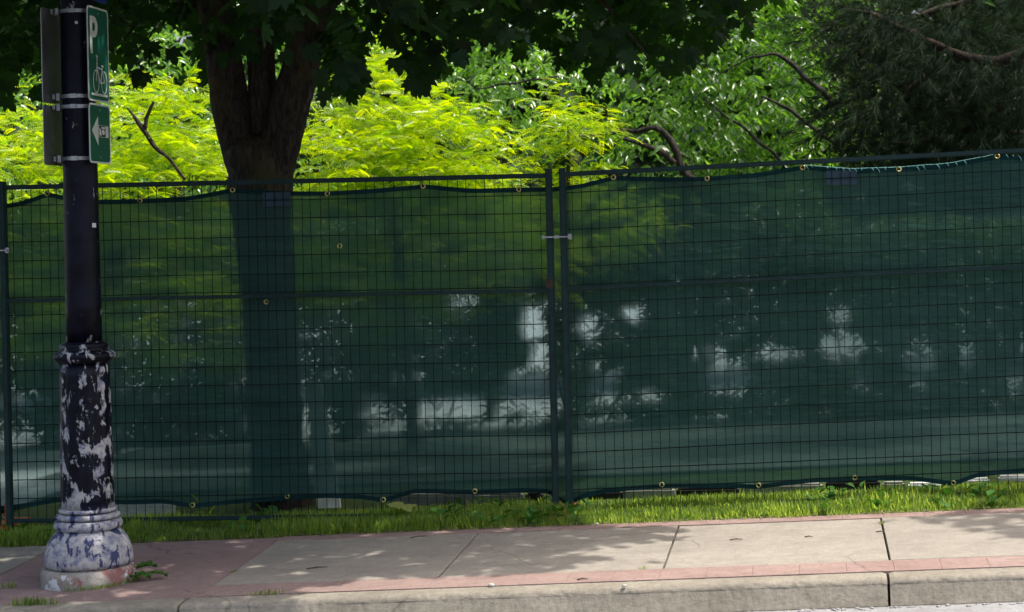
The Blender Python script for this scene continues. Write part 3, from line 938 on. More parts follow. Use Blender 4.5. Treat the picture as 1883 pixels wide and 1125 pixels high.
fl = SignFrame(sg_s, sg_t0, z_bot)
lo = sign_common(fl, HL, 'small green arrow sign with a sticker, under the bicycle sign')
cy = HL * 0.545
fl.plate('arrow', [(0.032, cy), (0.112, cy + 0.068), (0.112, cy + 0.028), (0.248, cy + 0.028), (0.248, cy - 0.028), (0.112, cy - 0.028), (0.112, cy - 0.068)], d0, d1, M['sign_white'], lo)
st = fl.plate('sticker', [(0.118, cy - 0.026), (0.205, cy - 0.026), (0.205, cy + 0.026), (0.118, cy + 0.026)], d1, d1 + 0.0008, M['black'], lo)
for k, q in enumerate(([(0.124, cy - 0.020), (0.150, cy - 0.022), (0.146, cy + 0.006), (0.126, cy + 0.018)],
          [(0.154, cy - 0.006), (0.172, cy - 0.018), (0.196, cy - 0.012), (0.192, cy + 0.004), (0.168, cy + 0.012)],
          [(0.150, cy + 0.014), (0.198, cy + 0.012), (0.198, cy + 0.021), (0.150, cy + 0.021)])):
    pp = fl.plate('sticker_print', q, d1 + 0.0008, d1 + 0.0013, M['sign_white'], st)

# backs of the two signs on the other side of the post
bs_s = PS - 0.118
fb = SignFrame(bs_s, sg_t0, z_mid1 - 0.004, -1)
bu = sign_common(fb, HU, 'grey back of the taller sign left of the lamp post', front=False)
fb2 = SignFrame(bs_s, sg_t0, z_bot - 0.004, -1)
bl = sign_common(fb2, HL, 'grey back of the shorter sign left of the lamp post', front=False)
# blue sign, only its lower edge in the picture
z_bl = pix_plane(180, 3, PT)[1]
fblue = SignFrame(sg_s + 0.004, PT - 0.10, z_bl)
rb = empty('street_sign', WZ(sg_s, PT, z_bl)); tag(rb, 'blue sign above the bicycle sign, only its lower edge in view', 'sign')
fblue.plate('plate', rounded(0.22, 0.3, 0.012), 0, 0.003, M['sign_blue'], rb)

# steel straps round the post with brackets that carry the signs
for (y, par) in ((22, 'u'), (178, 'u'), (197, 'l'), (292, 'l')):
    z = pix_plane(140, y, PT)[1]
    rp = (29.5 if y < 100 else 30.2) * SC
    V, Fc = [], []
    for k in range(40):
        a = 2 * math.pi * k / 40
        for (r, dz) in ((rp + 0.0005, -0.0085), (rp + 0.0035, -0.0085), (rp + 0.0035, 0.0085), (rp + 0.0005, 0.0085)):
            V.append(WZ(PS + r * math.cos(a), PT + r * math.sin(a), z + dz))
    for k in range(40):
        for j in range(4):
            Fc.append((k * 4 + j, ((k + 1) % 40) * 4 + j, ((k + 1) % 40) * 4 + (j + 1) % 4, k * 4 + (j + 1) % 4))
    par_o = up if par == 'u' else lo
    link('strap', mesh_from('strap', V, Fc), M['steel'], par_o)
    bm = bmesh.new()
    box_bm(bm, *WZ(PS - rp - 0.012, PT - 0.01, z), 0.020, 0.045, 0.036)
    box_bm(bm, *WZ(bs_s + 0.010, PT - 0.01, z), 0.012, 0.075, 0.026)
    bmesh.ops.bevel(bm, geom=list(bm.edges), offset=0.002, segments=1, affect='EDGES')
    link('bracket', bm_mesh('bracket', bm), M['steel'], bu if par == 'u' else bl)
    bm = bmesh.new()
    box_bm(bm, *WZ(PS + rp + 0.008, PT, z), 0.022, 0.05, 0.030)
    link('bracket', bm_mesh('bracket', bm), M['steel'], par_o)
    bm = bmesh.new()                                  # strap buckle
    box_bm(bm, *WZ(PS + 0.004, PT - rp - 0.005, z), 0.03, 0.006, 0.020)
    link('buckle', bm_mesh('buckle', bm), M['steel'], par_o)

# ------------------------------------------------------------------ MAPLE
def pts3(lst, t):
    """(px,py,hw_px[,t]) -> path + radii on upright plane t"""
    path, rad = [], []
    for e in lst:
        tt = e[3] if len(e) > 3 else t
        s, z = pix_plane(e[0], e[1], tt)
        p = WZ(s, tt, z)
        path.append(p); rad.append(e[2] * p.y / F_PX)
    return path, rad
def limb(name, lst, t, mat, parent, n=8, sides=14, wob=0.12):
    path, rad = pts3(lst, t)
    q = smooth_path([(*p, r) for p, r in zip(path, rad)], n)
    out = []
    for k, a in enumerate(q):
        v = Vector(a[:3]); am = 0.0 if a[3] > 0.06 else 0.028
        out.append(v + Vector((mnoise.noise(v * 5.5), 0, mnoise.noise(v * 6.5 + Vector((3, 9, 2))))) * am * min(1, k / 3))
    return tube(name, out, [max(a[3] * (1 + (0.22 * mnoise.noise(Vector(a[:3]) * 14) if a[3] < 0.06 else 0)), 0.002) for a in q], mat, parent, sides, True, wob)

MT = 0.62
mb = pix_plane(517, 880, MT)
maple = empty('maple_tree', WZ(mb[0], MT, gz(mb[0], MT)))
tag(maple, 'dark broad-leaved maple with a forking trunk just behind the fence', 'tree')
limb('trunk', [(524, 985, 66), (520, 930, 58), (515, 860, 53), (505, 720, 50), (497, 560, 49), (485, 400, 54), (478, 330, 58), (474, 285, 60), (473, 262, 46), (473, 248, 22)], MT, M['bark'], maple, 10, 36, 0.10)
limb('limb', [(452, 330, 30), (438, 270, 33), (425, 200, 34), (414, 130, 33), (404, 60, 32), (385, -60, 30), (340, -240, 24, 0.6), (250, -480, 16, 0.2), (200, -700, 8)], MT, M['bark'], maple, 8, 22)
limb('limb', [(478, 300, 24), (482, 220, 27), (482, 150, 25), (478, 80, 25), (476, 0, 24), (480, -140, 22), (500, -400, 15), (540, -700, 7)], MT + 0.05, M['bark'], maple, 8, 20)
limb('limb', [(500, 330, 32), (518, 260, 36), (533, 200, 36), (548, 140, 34), (566, 70, 33), (600, -40, 30), (700, -250, 22, 0.6), (850, -450, 15, 0.1), (1000, -640, 7, -0.4)], MT - 0.02, M['bark'], maple, 8, 22)
for L in ([(400, 30, 16), (300, -20, 12, 0.7), (180, -30, 9, 0.3), (60, -50, 6, 0.0), (-60, -60, 4, -0.3)],
          [(585, 20, 17), (700, -60, 13, 0.6), (860, -70, 10, 0.3), (1020, -90, 7, 0.1), (1180, -110, 4, -0.1)],
          [(480, -60, 14), (430, -160, 11, 0.2), (380, -230, 8, -0.6), (340, -280, 5, -1.3)],
          [(590, -30, 14), (680, -150, 10, 0.0), (760, -230, 8, -0.7), (840, -290, 5, -1.5)],
          [(385, -60, 14), (240, -190, 10, 0.2), (60, -260, 8, -0.6), (-120, -300, 5, -1.3)],
          [(330, 10, 5, 0.7), (290, 25, 4, 0.5), (255, 42, 2.5, 0.35), (225, 70, 1.5, 0.2)],
          [(700, -55, 6, 0.55), (760, 20, 4, 0.5), (830, 60, 3, 0.45), (900, 70, 1.5, 0.4)],
          [(1000, -85, 6, 0.1), (1080, -20, 4, 0.1), (1150, 50, 3, 0.1), (1190, 110, 1.5, 0.1)]):
    limb('branch', L, 1.0, M['bark_dark'], maple, 5, 8, 0.05)

def maple_template():
    # five-lobed outline (unit size ~1 wide), base at origin, tip towards +y
    half = [(0.0, 0.0), (0.10, -0.07), (0.30, -0.10), (0.27, 0.03), (0.42, 0.06), (0.53, 0.22), (0.38, 0.27), (0.46, 0.42), (0.50, 0.62), (0.33, 0.52),
            (0.20, 0.50), (0.22, 0.68), (0.15, 0.80), (0.07, 0.86), (0.0, 1.02)]
    right = half
    left = [(-x, y) for x, y in half[-2:0:-1]]
    out = right + left
    V = [(x, y - 0.0, -0.10 * abs(x) ** 1.0 - 0.16 * (y - 0.3) ** 2) for x, y in out]
    c = len(V); V.append((0, 0.30, 0.0))
    T = [(i, (i + 1) % c, c) for i in range(c)]
    # petiole
    V += [(-0.008, 0.0, 0.0), (0.008, 0.0, 0.0), (0.0, -0.55, 0.12)]
    T.append((c + 1, c + 2, c + 3))
    return np.array(V), np.array(T)
mv, mt_ = maple_template()

# lower edge of the crown in the picture (px, py)
crown_lo = np.array([(-400, 260), (-40, 235), (20, 222), (45, 200), (75, 205), (120, 165), (190, 140), (235, 170), (262, 172), (290, 140), (312, 92), (345, 85), (372, 120), (378, 190), (395, 195), (405, 105),
                     (440, 95), (452, 125), (470, 70), (500, 68), (515, 110), (540, 140), (585, 125), (600, 205), (612, 225), (640, 210), (668, 165), (690, 120), (700, 70), (735, 60), (748, 185), (770, 190), (790, 165),
                     (812, 180), (835, 130), (870, 110), (905, 80), (925, 115), (955, 125), (985, 95), (1025, 90), (1035, 160), (1065, 180), (1090, 175), (1110, 130), (1145, 110), (1180, 150), (1215, 170),
                     (1250, 150), (1275, 120), (1320, 95), (1360, 70), (1400, 40), (1450, 0), (1500, -60), (2600, -120)])
def crown_y(px): return np.interp(px, crown_lo[:, 0], crown_lo[:, 1])

# where the crown's shade ends on the pavement and lawn (traced along the ground)
edge_px = [(1060, 905), (1075, 935), (1085, 950), (1110, 964), (1290, 971), (1295, 982), (1130, 987), (1255, 993), (1200, 1003), (990, 1008), (1070, 1016), (1150, 1027), (1050, 1036), (1040, 1050),
           (880, 1056), (680, 1064), (590, 1078), (570, 1095), (540, 1130)]
E = np.array([pix_ground(x, y) for x, y in edge_px])
E = E[np.argsort(E[:, 1])]
def shade_limit(t): return np.interp(t, E[:, 1], E[:, 0])

KS, KT = SUN_S[0] / SUN_S[2], SUN_S[1] / SUN_S[2]
def grow_maple(n):
    """leaf positions in clusters: crown volume trimmed by the traced lower outline and by its shade's edge"""
    out = []
    tot = 0
    while tot < n:
        m = 4000
        s = rng.uniform(-5.2, 3.6, m); t = rng.uniform(-3.0, 2.3, m); h = rng.uniform(1.9, 6.4, m)
        # crown envelope
        e = ((s + 1.2) / 4.6) ** 2 + ((t + 0.3) / 2.9) ** 2 + ((h - 3.9) / 2.6) ** 2
        cc = rng.uniform(0, 1, m)
        ok = e < 1.0 + 0.15 * cc
        z = GA * s + GC * np.minimum(t, 1) + h
        P_ = WA(s, t, z)
        px, py = to_pix(P_)
        lim = crown_y(px) - 10
        inview = py > -60
        dist = lim - py
        ok &= (dist > 0) & (rng.random(m) < np.clip(0.18 + dist / 120.0, 0, 1)) | (dist > 125)
        ok &= dist > 0
        ok &= ~((t < -1.05) & (px > -100) & (px < 420) & inview)       # nothing hangs in front of the post
        ok &= ~((t < -0.1) & inview & (rng.random(m) < 0.6))
        gs, gt = s - KS * h, t - KT * h
        ok &= (gs < shade_limit(gt) - 0.03) | ((rng.random(m) < 0.004) & (gs < shade_limit(gt) + 0.5))
        # low leaves hang only near the outline seen from the street; thin the rest
        idx = np.where(ok)[0]
        out.append(np.stack([s[idx], t[idx], z[idx]], 1)); tot += len(idx)
    return np.concatenate(out)[:n]

L = grow_maple(31000)
# clusters: pull leaves towards shared twig ends so that gaps open between them
cent = L[rng.choice(len(L), 2600, replace=False)]
from mathutils import kdtree
kd = kdtree.KDTree(len(cent))
for i, c in enumerate(cent): kd.insert(c, i)
kd.balance()
near = np.array([cent[kd.find(p)[1]] for p in L])
L = L * 0.72 + near * 0.28
pos = WA(L[:, 0], L[:, 1], L[:, 2])
n = len(pos)
px, py = to_pix(pos)
ang = rng.uniform(0, 2 * math.pi, n)
droop = rng.uniform(0.25, 1.3, n)
tip = np.stack([np.cos(ang), np.sin(ang), -droop], 1)
zh = np.stack([rng.normal(0, .45, n), rng.normal(0, .45, n) - 0.35, np.ones(n)], 1)
Xa, Ya, Za = axes_from(tip, zh)
scl = rng.uniform(0.075, 0.13, n)
tint = rng.uniform(0, 1, n)
# pieces that show largest: the leaves hanging along the lower outline
gap = crown_y(px) - 10 - py
vis = (px > -20) & (px < 1400) & (py > -20)
score = np.where(vis, gap + 18 * np.maximum(0, pos[:, 1] - 10.5), 1e6)
order = np.argsort(score)
single, rest = order[:300], order[300:]
def tint_mesh(name, tv, tf, idx, P_, X_, Y_, Z_, S_, tn, mat, parent, kind='stuff'):
    V, T = scatter_arrays(tv, tf, P_[idx], X_[idx], Y_[idx], Z_[idx], S_[idx])
    me = fast_mesh(name, V, T)
    add_shade_attr(me, np.repeat(tn[idx], len(tv)))
    o = link(name, me, mat, parent)
    if kind: o['kind'] = kind
    return o
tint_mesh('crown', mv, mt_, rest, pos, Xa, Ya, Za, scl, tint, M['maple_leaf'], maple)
leaf_meshes = []
for k in range(5):
    v = mv.copy(); v[:, 2] += 0.10 * np.sin(v[:, 0] * 5 + k) + 0.05 * np.cos(v[:, 1] * 6 + 2 * k)
    me = fast_mesh('leaf', v, mt_); add_shade_attr(me, np.full(len(v), k / 4)); me.materials.append(M['maple_leaf']); leaf_meshes.append(me)
inv = maple.matrix_world.inverted()
for q, i in enumerate(single):
    o = bpy.data.objects.new('leaf', leaf_meshes[q % 5]); COL.objects.link(o)
    # outline leaves hang with their blades turned to the street
    a = rng.normal(0, 0.7)
    yd = Vector((math.sin(a), rng.normal(0, .25), -math.cos(a))).normalized()
    zd = Vector((rng.normal(0, .45), -1, rng.normal(0, .4) + 0.35))
    xd = yd.cross(zd).normalized(); zd = xd.cross(yd)
    sc_ = float(rng.uniform(0.085, 0.12))
    mw = Matrix((xd, yd, zd)).transposed().to_4x4()
    o.parent = maple; o.matrix_parent_inverse = inv
    o.matrix_basis = Matrix.Translation(Vector(pos[i])) @ mw @ Matrix.Scale(sc_, 4)

# second maple further along the street: its branch ends shade the right end of the pavement
m2 = empty('maple_tree', WZ(7.2, 0.9, gz(7.2, 0.9)))
tag(m2, 'second maple past the right edge of the picture, shading the pavement end', 'tree')
tube('trunk', [W(7.2, 0.9, -0.1), W(7.15, 0.9, 1.0), W(7.1, 0.85, 2.4), W(7.0, 0.8, 4.2), W(6.8, 0.7, 6.5)], [0.24, 0.2, 0.18, 0.13, 0.05], M['bark'], m2, 16, True, 0.1)
for q in ([(7.1, .85, 2.6, .09), (6.4, .3, 3.6, .06), (5.4, -.4, 4.4, .035), (4.5, -.9, 4.9, .012)], [(7.1, .8, 3.2, .08), (6.2, .9, 4.4, .05), (5.0, .6, 5.2, .02)],
          [(7.1, .8, 3.0, .08), (8.4, 0.2, 4.0, .05), (9.4, -.4, 4.8, .02)]):
    qq = smooth_path(q, 6)
    tube('branch', [W(a[0], a[1], a[2]) for a in qq], [max(.004, a[3]) for a in qq], M['bark'], m2, 8)
edge2 = np.array([pix_ground(x, y) for x, y in ((1800, 890), (1790, 915), (1795, 935), (1700, 950), (1625, 957), (1790, 962), (1780, 972), (1830, 979), (1850, 990), (1990, 1010), (2050, 1090))])
edge2 = edge2[np.argsort(edge2[:, 1])]
m = 60000
s = rng.uniform(2.5, 11, m); t = rng.uniform(-2.8, 3, m); h = rng.uniform(2.6, 6.8, m)
e = ((s - 7) / 4.4) ** 2 + ((t + .1) / 2.8) ** 2 + ((h - 4.8) / 2.1) ** 2
gs, gt = s - KS * h, t - KT * h
ok = (e < 1) & (gs > np.interp(gt, edge2[:, 1], edge2[:, 0]))
z = GA * s + h
pp = WA(s, t, z); qx, qy = to_pix(pp)
ok &= ~((qx < 1900) & (qy > -12))
ok &= ~((qy > -12) & (qx > 1700) & (qx < 1960))
idx = np.where(ok)[0][:5200]
nn = len(idx)
ang = rng.uniform(0, 2 * math.pi, nn)
X2, Y2, Z2 = axes_from(np.stack([np.cos(ang), np.sin(ang), -rng.uniform(.2, 1, nn)], 1), np.stack([rng.normal(0, .4, nn), rng.normal(0, .4, nn), np.ones(nn)], 1))
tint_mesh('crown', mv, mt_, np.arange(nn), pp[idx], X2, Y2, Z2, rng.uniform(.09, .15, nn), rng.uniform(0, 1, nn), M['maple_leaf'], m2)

# ------------------------------------------------------------------ GOLDEN LOCUSTS
def frond_template(npairs=8):
    V, T = [], []
    for k in range(npairs):
        y = 0.12 + 0.86 * k / (npairs - 1)
        ln = 0.20 * (1 - 0.5 * abs(k / (npairs - 1) - 0.45)); w = 0.06
        z = -0.35 * y * y
        for sg in (-1, 1):
            o = len(V)
            V += [(0, y, z), (sg * ln * 0.5, y + 0.05 + w, z - 0.012), (sg * ln, y + 0.09, z - 0.035), (sg * ln * 0.5, y + 0.05 - w, z - 0.012)]
            T += [(o, o + 1, o + 2), (o, o + 2, o + 3)]
    return np.array(V), np.array(T)
fv, ft = frond_template()
def sprays(blobs, ntw, fpt=7, twl=0.35, gap_k=0.0):
    """blobs (px,py,rx,ry,t,dt): twigs with fronds; returns pos, ydir arrays"""
    Ps, Ys = [], []
    wts = np.array([b[2] * b[3] for b in blobs]); wts = wts / wts.sum()
    for b, w in zip(blobs, wts):
        k = int(ntw * w)
        c = 0
        while c < k:
            a = rng.normal(0, 1, 3); a /= np.linalg.norm(a)
            r = rng.uniform(0.25, 1) ** 0.5
            a = a * r
            t = b[4] + a[1] * b[5]
            s0_, z0_ = pix_plane(b[0] + a[0] * b[2], b[1] - a[2] * b[3], t)
            if z0_ < gz(0, 1) + 0.15: c += 1; continue
            if gap_k and mnoise.noise(Vector((s0_ * 2.6, t * 2.0, z0_ * 3.4))) < gap_k - 0.5: c += 1; continue
            p0 = np.array(WZ(s0_, t, z0_))
            d = np.array([a[0] + rng.normal(0, .5), a[1] * 0.8 + rng.normal(0, .6), 0.25 + 0.5 * a[2] + rng.normal(0, .25)])
            d /= np.linalg.norm(d)
            for i in range(fpt):
                u = i / fpt
                p = p0 + d * twl * u + np.array([0, 0, -0.25 * twl * u * u])
                side = np.cross(d, [0, 0, 1]); side /= np.linalg.norm(side) + 1e-6
                yd = d * 0.55 + side * (1 if i % 2 else -1) * 0.8 + np.array([0, 0, rng.normal(-0.05, .2)])
                Ps.append(p); Ys.append(yd)
            c += 1
    return np.array(Ps), np.array(Ys)
def foliage(name, tv, tf, Ps, Ys, smin, smax, mat, parent, tilt=0.35):
    n = len(Ps)
    zh = np.stack([rng.normal(0, tilt, n), rng.normal(0, tilt, n), np.ones(n)], 1)
    X_, Y_, Z_ = axes_from(Ys, zh)
    return tint_mesh(name, tv, tf, np.arange(n), Ps, X_, Y_, Z_, rng.uniform(smin, smax, n), np.clip(rng.normal(.5, .36, n), 0, 1), mat, parent)

def tree_root(name, px, t, label, group=None):
    s, _ = pix_plane(px, 500, t)
    r = empty(name, WZ(s, t, gz(s, t))); tag(r, label, 'tree', group)
    return r, s
def stem(root, s, t, px_top, py_top, r0, r1, mat, name='trunk'):
    s2, z2 = pix_plane(px_top, py_top, t)
    q = smooth_path([(*W(s, t, -0.05), r0), (*WZ(s + (s2 - s) * .25, t, z2 * .35), r0 * .85), (*WZ(s + (s2 - s) * .7, t, z2 * .75), r0 * .6), (*WZ(s2, t, z2), r1)], 6)
    return tube(name, [Vector(a[:3]) for a in q], [a[3] for a in q], mat, root, 10, True, 0.08)

grp = 'golden leaved trees behind the fence'
lt, s = tree_root('locust_tree', 200, 3.6, 'golden locust between the lamp post and the maple trunk', grp)
stem(lt, s, 3.6, 230, 345, 0.06, 0.02, M['bark_dark'])
limb('branch', [(340, 330, 2.5), (318, 300, 3), (290, 272, 4.5), (262, 235, 4.5), (246, 213, 3), (232, 197, 1.5)], 3.05, M['bark_dark'], lt, 6, 8)
limb('branch', [(266, 238, 4), (275, 212, 4), (280, 188, 3)], 3.05, M['bark_dark'], lt, 5, 8)
Ps, Ys = sprays([(60, 330, 170, 120, 3.6, 0.7), (270, 330, 150, 125, 3.7, 0.6), (170, 250, 170, 90, 4.1, 0.6), (360, 230, 80, 110, 3.9, .5), (170, 470, 260, 90, 3.8, 0.7), (330, 600, 170, 80, 3.8, 0.6), (120, 600, 120, 70, 3.8, .6)], 1750, 7, 0.32, 0.40)
foliage('crown', fv, ft, Ps, Ys, 0.075, 0.14, M['locust_leaf'], lt, 0.85)

lt, s = tree_root('locust_tree', 760, 3.4, 'wide golden locust right of the maple trunk', grp)
stem(lt, s, 3.4, 720, 330, 0.06, 0.02, M['bark_dark'])
Ps, Ys = sprays([(650, 300, 110, 90, 3.3, 0.6), (790, 280, 140, 90, 3.4, 0.6), (880, 338, 80, 38, 3.3, .4), (700, 190, 75, 75, 3.7, 0.5), (720, 100, 35, 50, 3.9, .3), (815, 230, 50, 30, 3.4, .3), (780, 440, 270, 90, 3.5, 0.6), (660, 540, 160, 60, 3.5, .6), (600, 380, 80, 90, 3.3, .5)], 1800, 7, 0.32, 0.36)
foliage('crown', fv, ft, Ps, Ys, 0.075, 0.14, M['locust_leaf'], lt, 0.85)

lt, s = tree_root('locust_tree', 1040, 2.6, 'small golden locust behind the joint between the fence panels', grp)
stem(lt, s, 2.6, 1045, 230, 0.03, 0.008, M['bark_dark'])
Ps, Ys = sprays([(1050, 240, 55, 50, 2.6, 0.3), (1035, 310, 60, 30, 2.6, .3), (1020, 220, 35, 30, 2.65, .2), (1100, 225, 30, 18, 2.6, .2), (1090, 400, 110, 70, 2.8, .3)], 210, 6, 0.25)
foliage('crown', fv, ft, Ps, Ys, 0.08, 0.13, M['locust_leaf'], lt)

# ------------------------------------------------------------------ GLOSSY GREEN TREE and the trees behind
def oval_template(w=0.22, fold_=0.12):
    V = [(0, 0, 0), (w, 0.3, fold_), (w * 0.8, 0.65, fold_ * 0.6), (0, 1.0, -0.12), (-w * 0.8, 0.65, fold_ * 0.6), (-w, 0.3, fold_), (0, 0.45, 0.02)]
    T = [(0, 1, 6), (1, 2, 6), (2, 3, 6), (3, 4, 6), (4, 5, 6), (5, 0, 6)]
    return np.array(V), np.array(T)
ov, ot = oval_template(0.18)
grp2 = 'green broad-leaved trees behind the fence'
def cherry(px, t, label, blobs, ntw, smin=0.06, smax=0.105, mat='cherry_leaf', fpt=9, twl=0.5, barkm='bark_grey'):
    r, s = tree_root('cherry_tree', px, t, label, grp2)
    Ps, Ys = sprays(blobs, ntw, fpt, twl, 0.34)
    Ys = Ys + np.array([0, 0, -0.75])
    foliage('crown', ov, ot, Ps, Ys, smin, smax, M[mat], r, 1.1)
    return r, s
ct, s = cherry(1260, 5.2, 'glossy green cherry between the golden locust and the pine',
    [(1250, 250, 130, 90, 5.2, .6), (1400, 190, 130, 130, 5.3, .6), (1200, 170, 100, 80, 5.4, .6), (1340, 90, 150, 100, 5.3, .6), (1460, 280, 110, 60, 5.1, .6), (1500, 120, 90, 130, 5.6, .5), (1420, -20, 200, 50, 5.5, .5), (1350, -110, 260, 60, 5.3, .5), (1300, 400, 250, 80, 5.4, .6)], 1350)
stem(ct, s, 5.0, 1262, 300, 0.07, 0.05, M['bark_grey'])
limb('branch', [(1290, 360, 10), (1252, 300, 8), (1228, 258, 6.5), (1205, 235, 5), (1165, 238, 4), (1115, 246, 3), (1085, 252, 2)], 4.5, M['bark_grey'], ct, 6, 8)
limb('branch', [(1240, 300, 7), (1215, 280, 6), (1180, 262, 4), (1145, 252, 3)], 4.45, M['bark_grey'], ct, 5, 7)
limb('branch', [(1540, 200, 5), (1505, 160, 5), (1460, 122, 4.5), (1425, 100, 3), (1380, 108, 2), (1320, 135, 1)], 4.55, M['bark_grey'], ct, 6, 8)
limb('branch', [(1540, 265, 4), (1480, 225, 4), (1440, 195, 3), (1400, 175, 2)], 4.5, M['bark_grey'], ct, 5, 7)
limb('branch', [(1440, 300, 3.5), (1400, 262, 3), (1350, 222, 2.5), (1322, 205, 1.6), (1290, 178, 1)], 4.5, M['bark_grey'], ct, 5, 7)
ct, s = cherry(900, 6.4, 'grey green cherry rising behind the wide golden locust',
    [(930, 170, 110, 70, 6.4, .5), (870, 150, 70, 50, 6.3, .5), (1000, 190, 70, 90, 6.5, .5), (960, 90, 90, 80, 6.6, .6), (900, 420, 200, 60, 6.4, .5)], 520)
stem(ct, s, 6.4, 940, 160, 0.06, 0.03, M['bark_grey'])
limb('branch', [(850, 172, 1), (880, 165, 1.5), (915, 157, 2), (960, 148, 2), (1025, 140, 2)], 5.85, M['bark_grey'], ct, 5, 7)
ct, s = cherry(330, 6.2, 'green tree showing through behind the golden locust by the lamp post',
    [(250, 200, 220, 130, 6.4, .6), (60, 260, 150, 120, 6.3, .6), (420, 330, 120, 100, 6.2, .5), (330, 110, 90, 60, 6.3, .4), (200, 450, 300, 70, 6.3, .5)], 650)
stem(ct, s, 6.2, 320, 180, 0.07, 0.03, M['bark_grey'])
ct, s = cherry(660, 7.2, 'green tree filling the gaps above the wide golden locust',
    [(640, 150, 160, 150, 7.2, .6), (740, 30, 150, 80, 7.0, .6), (560, 60, 100, 120, 7.2, .6)], 450)
stem(ct, s, 7.2, 650, 160, 0.08, 0.03, M['bark_grey'])

# low shrubs: the sunlit yard shows through the gaps between them
gaps = np.array([(985, 590, 20, 42), (1000, 655, 14, 24), (975, 720, 60, 42), (880, 742, 85, 24), (790, 755, 50, 14), (690, 742, 22, 26), (665, 690, 10, 16), (760, 700, 16, 14), (560, 760, 22, 60), (600, 820, 22, 60),
                 (1115, 708, 34, 30), (1195, 720, 27, 17), (1170, 570, 26, 14), (1085, 600, 18, 20), (1340, 690, 56, 30), (1440, 645, 52, 12), (1300, 640, 30, 10), (1548, 632, 42, 26), (1545, 575, 18, 16), (1585, 690, 16, 28),
                 (1692, 668, 32, 46), (1772, 665, 16, 38), (1868, 665, 26, 55), (60, 735, 36, 16), (50, 850, 60, 70), (655, 600, 22, 10), (870, 550, 26, 8)])
def in_gap(px, py, wob):
    k = np.zeros(len(px), bool)
    for cx, cy, rx, ry in gaps:
        k |= (((px - cx) / (rx + 8 + 0 * (cx > 1060) + 14 * (780 < cx < 980))) ** 2 + ((py - cy) / (ry + 7 - 1 * (cx > 1060) + 4 * (780 < cx < 980))) ** 2) < wob
    return k
shr = [(-260, 120, 'shrub behind the lamp post, dim through the screen'), (60, 420, 'shrub between the lamp post and the maple trunk, dim through the screen'),
       (380, 700, 'shrub right of the maple trunk, dim through the screen'), (640, 960, 'shrub left of the fence joint with bright gaps in it'),
       (900, 1240, 'shrub straight behind the joint of the fence panels'), (1180, 1500, 'shrub behind the middle of the right fence panel'),
       (1440, 1760, 'shrub behind the right panel below the sewn label'), (1700, 2080, 'shrub behind the far right end of the screen')]
for k, (xa, xb, lab) in enumerate(shr):
    t_ = 4.9 + 0.1 * (k % 3)
    r, s = tree_root('shrub', (xa + xb) / 2, t_, lab, 'shrubs behind the screen')
    m = 9500
    px_ = rng.uniform(xa, xb, m); py_ = rng.uniform(400, 782 + (80 if xa < 560 else 0), m)
    tt_ = t_ + rng.uniform(-.45, .45, m)
    sz = [pix_plane(a_, b_, c_) for a_, b_, c_ in zip(px_, py_, tt_)]
    sz = np.array(sz)
    wv = 0.95 + rng.normal(0, .42, m)
    low = 776 + 10 * np.sin(px_ / 31.0) - 0.02 * (px_ - 900) + (px_ < 560) * 70
    ok = ~in_gap(px_, py_, wv) & (py_ < low)
    Ps = WA(sz[ok, 0], tt_[ok], sz[ok, 1]); n_ = len(Ps)
    a_ = rng.uniform(0, 6.28, n_)
    Ys = np.stack([np.cos(a_), np.sin(a_) * .6, rng.uniform(-1, .4, n_)], 1)
    foliage('crown', ov, ot, Ps, Ys, .065, .12, M['shrub_leaf'], r, .9)
    for q in range(3):
        limb('stem', [((xa + xb) / 2 + 20 * (q - 1), 800, 3), ((xa + xb) / 2 + 45 * (q - 1), 690, 2.5), ((xa + xb) / 2 + 70 * (q - 1), 560, 1.5)], t_, M['bark_dark'], r, 3, 6)

# far wood: one dense mass of leaf clumps
fw_v, fw_t = oval_template(0.42, 0.1)
Ps, Ys = [], []
nb = 60000
s = rng.uniform(-14, 16, nb); t = 9.5 + rng.uniform(0, 4.5, nb)
top = 9.0 + 1.6 * np.sin(s * .9) + 1.2 * np.sin(s * 2.3 + 1)
lo_ = 1.35 + 0.35 * np.sin(s * 1.7) + 0.3 * np.sin(s * 4.1 + 2)
z = lo_ + (top - lo_) * rng.uniform(0, 1, nb) ** 1.2
Ps = WA(s, t, z)
a = rng.uniform(0, 6.28, nb)
Ys = np.stack([np.cos(a), np.sin(a), rng.uniform(-1, .3, nb)], 1)
fwd = foliage('far_trees', fw_v, fw_t, Ps, Ys, 0.16, 0.34, M['far_leaf'], None, 0.8)
tag(fwd, 'dense green wood far behind the other trees', 'trees')
parts = []
for k in range(9):
    s0_ = -11 + k * 2.9 + random.uniform(-.6, .6); t0_ = 12.5 + random.uniform(-.5, 1)
    parts.append(tube(None, [W(s0_, t0_, -.3), W(s0_ + .1, t0_, 2.0), W(s0_ + random.uniform(-.4, .4), t0_, 5.5)], [.12, .09, .04], None, sides=9))
V, Fc = join_pydata(parts)
o = link('far_trunks', mesh_from('far_trunks', V, Fc), M['bark_dark'], fwd)

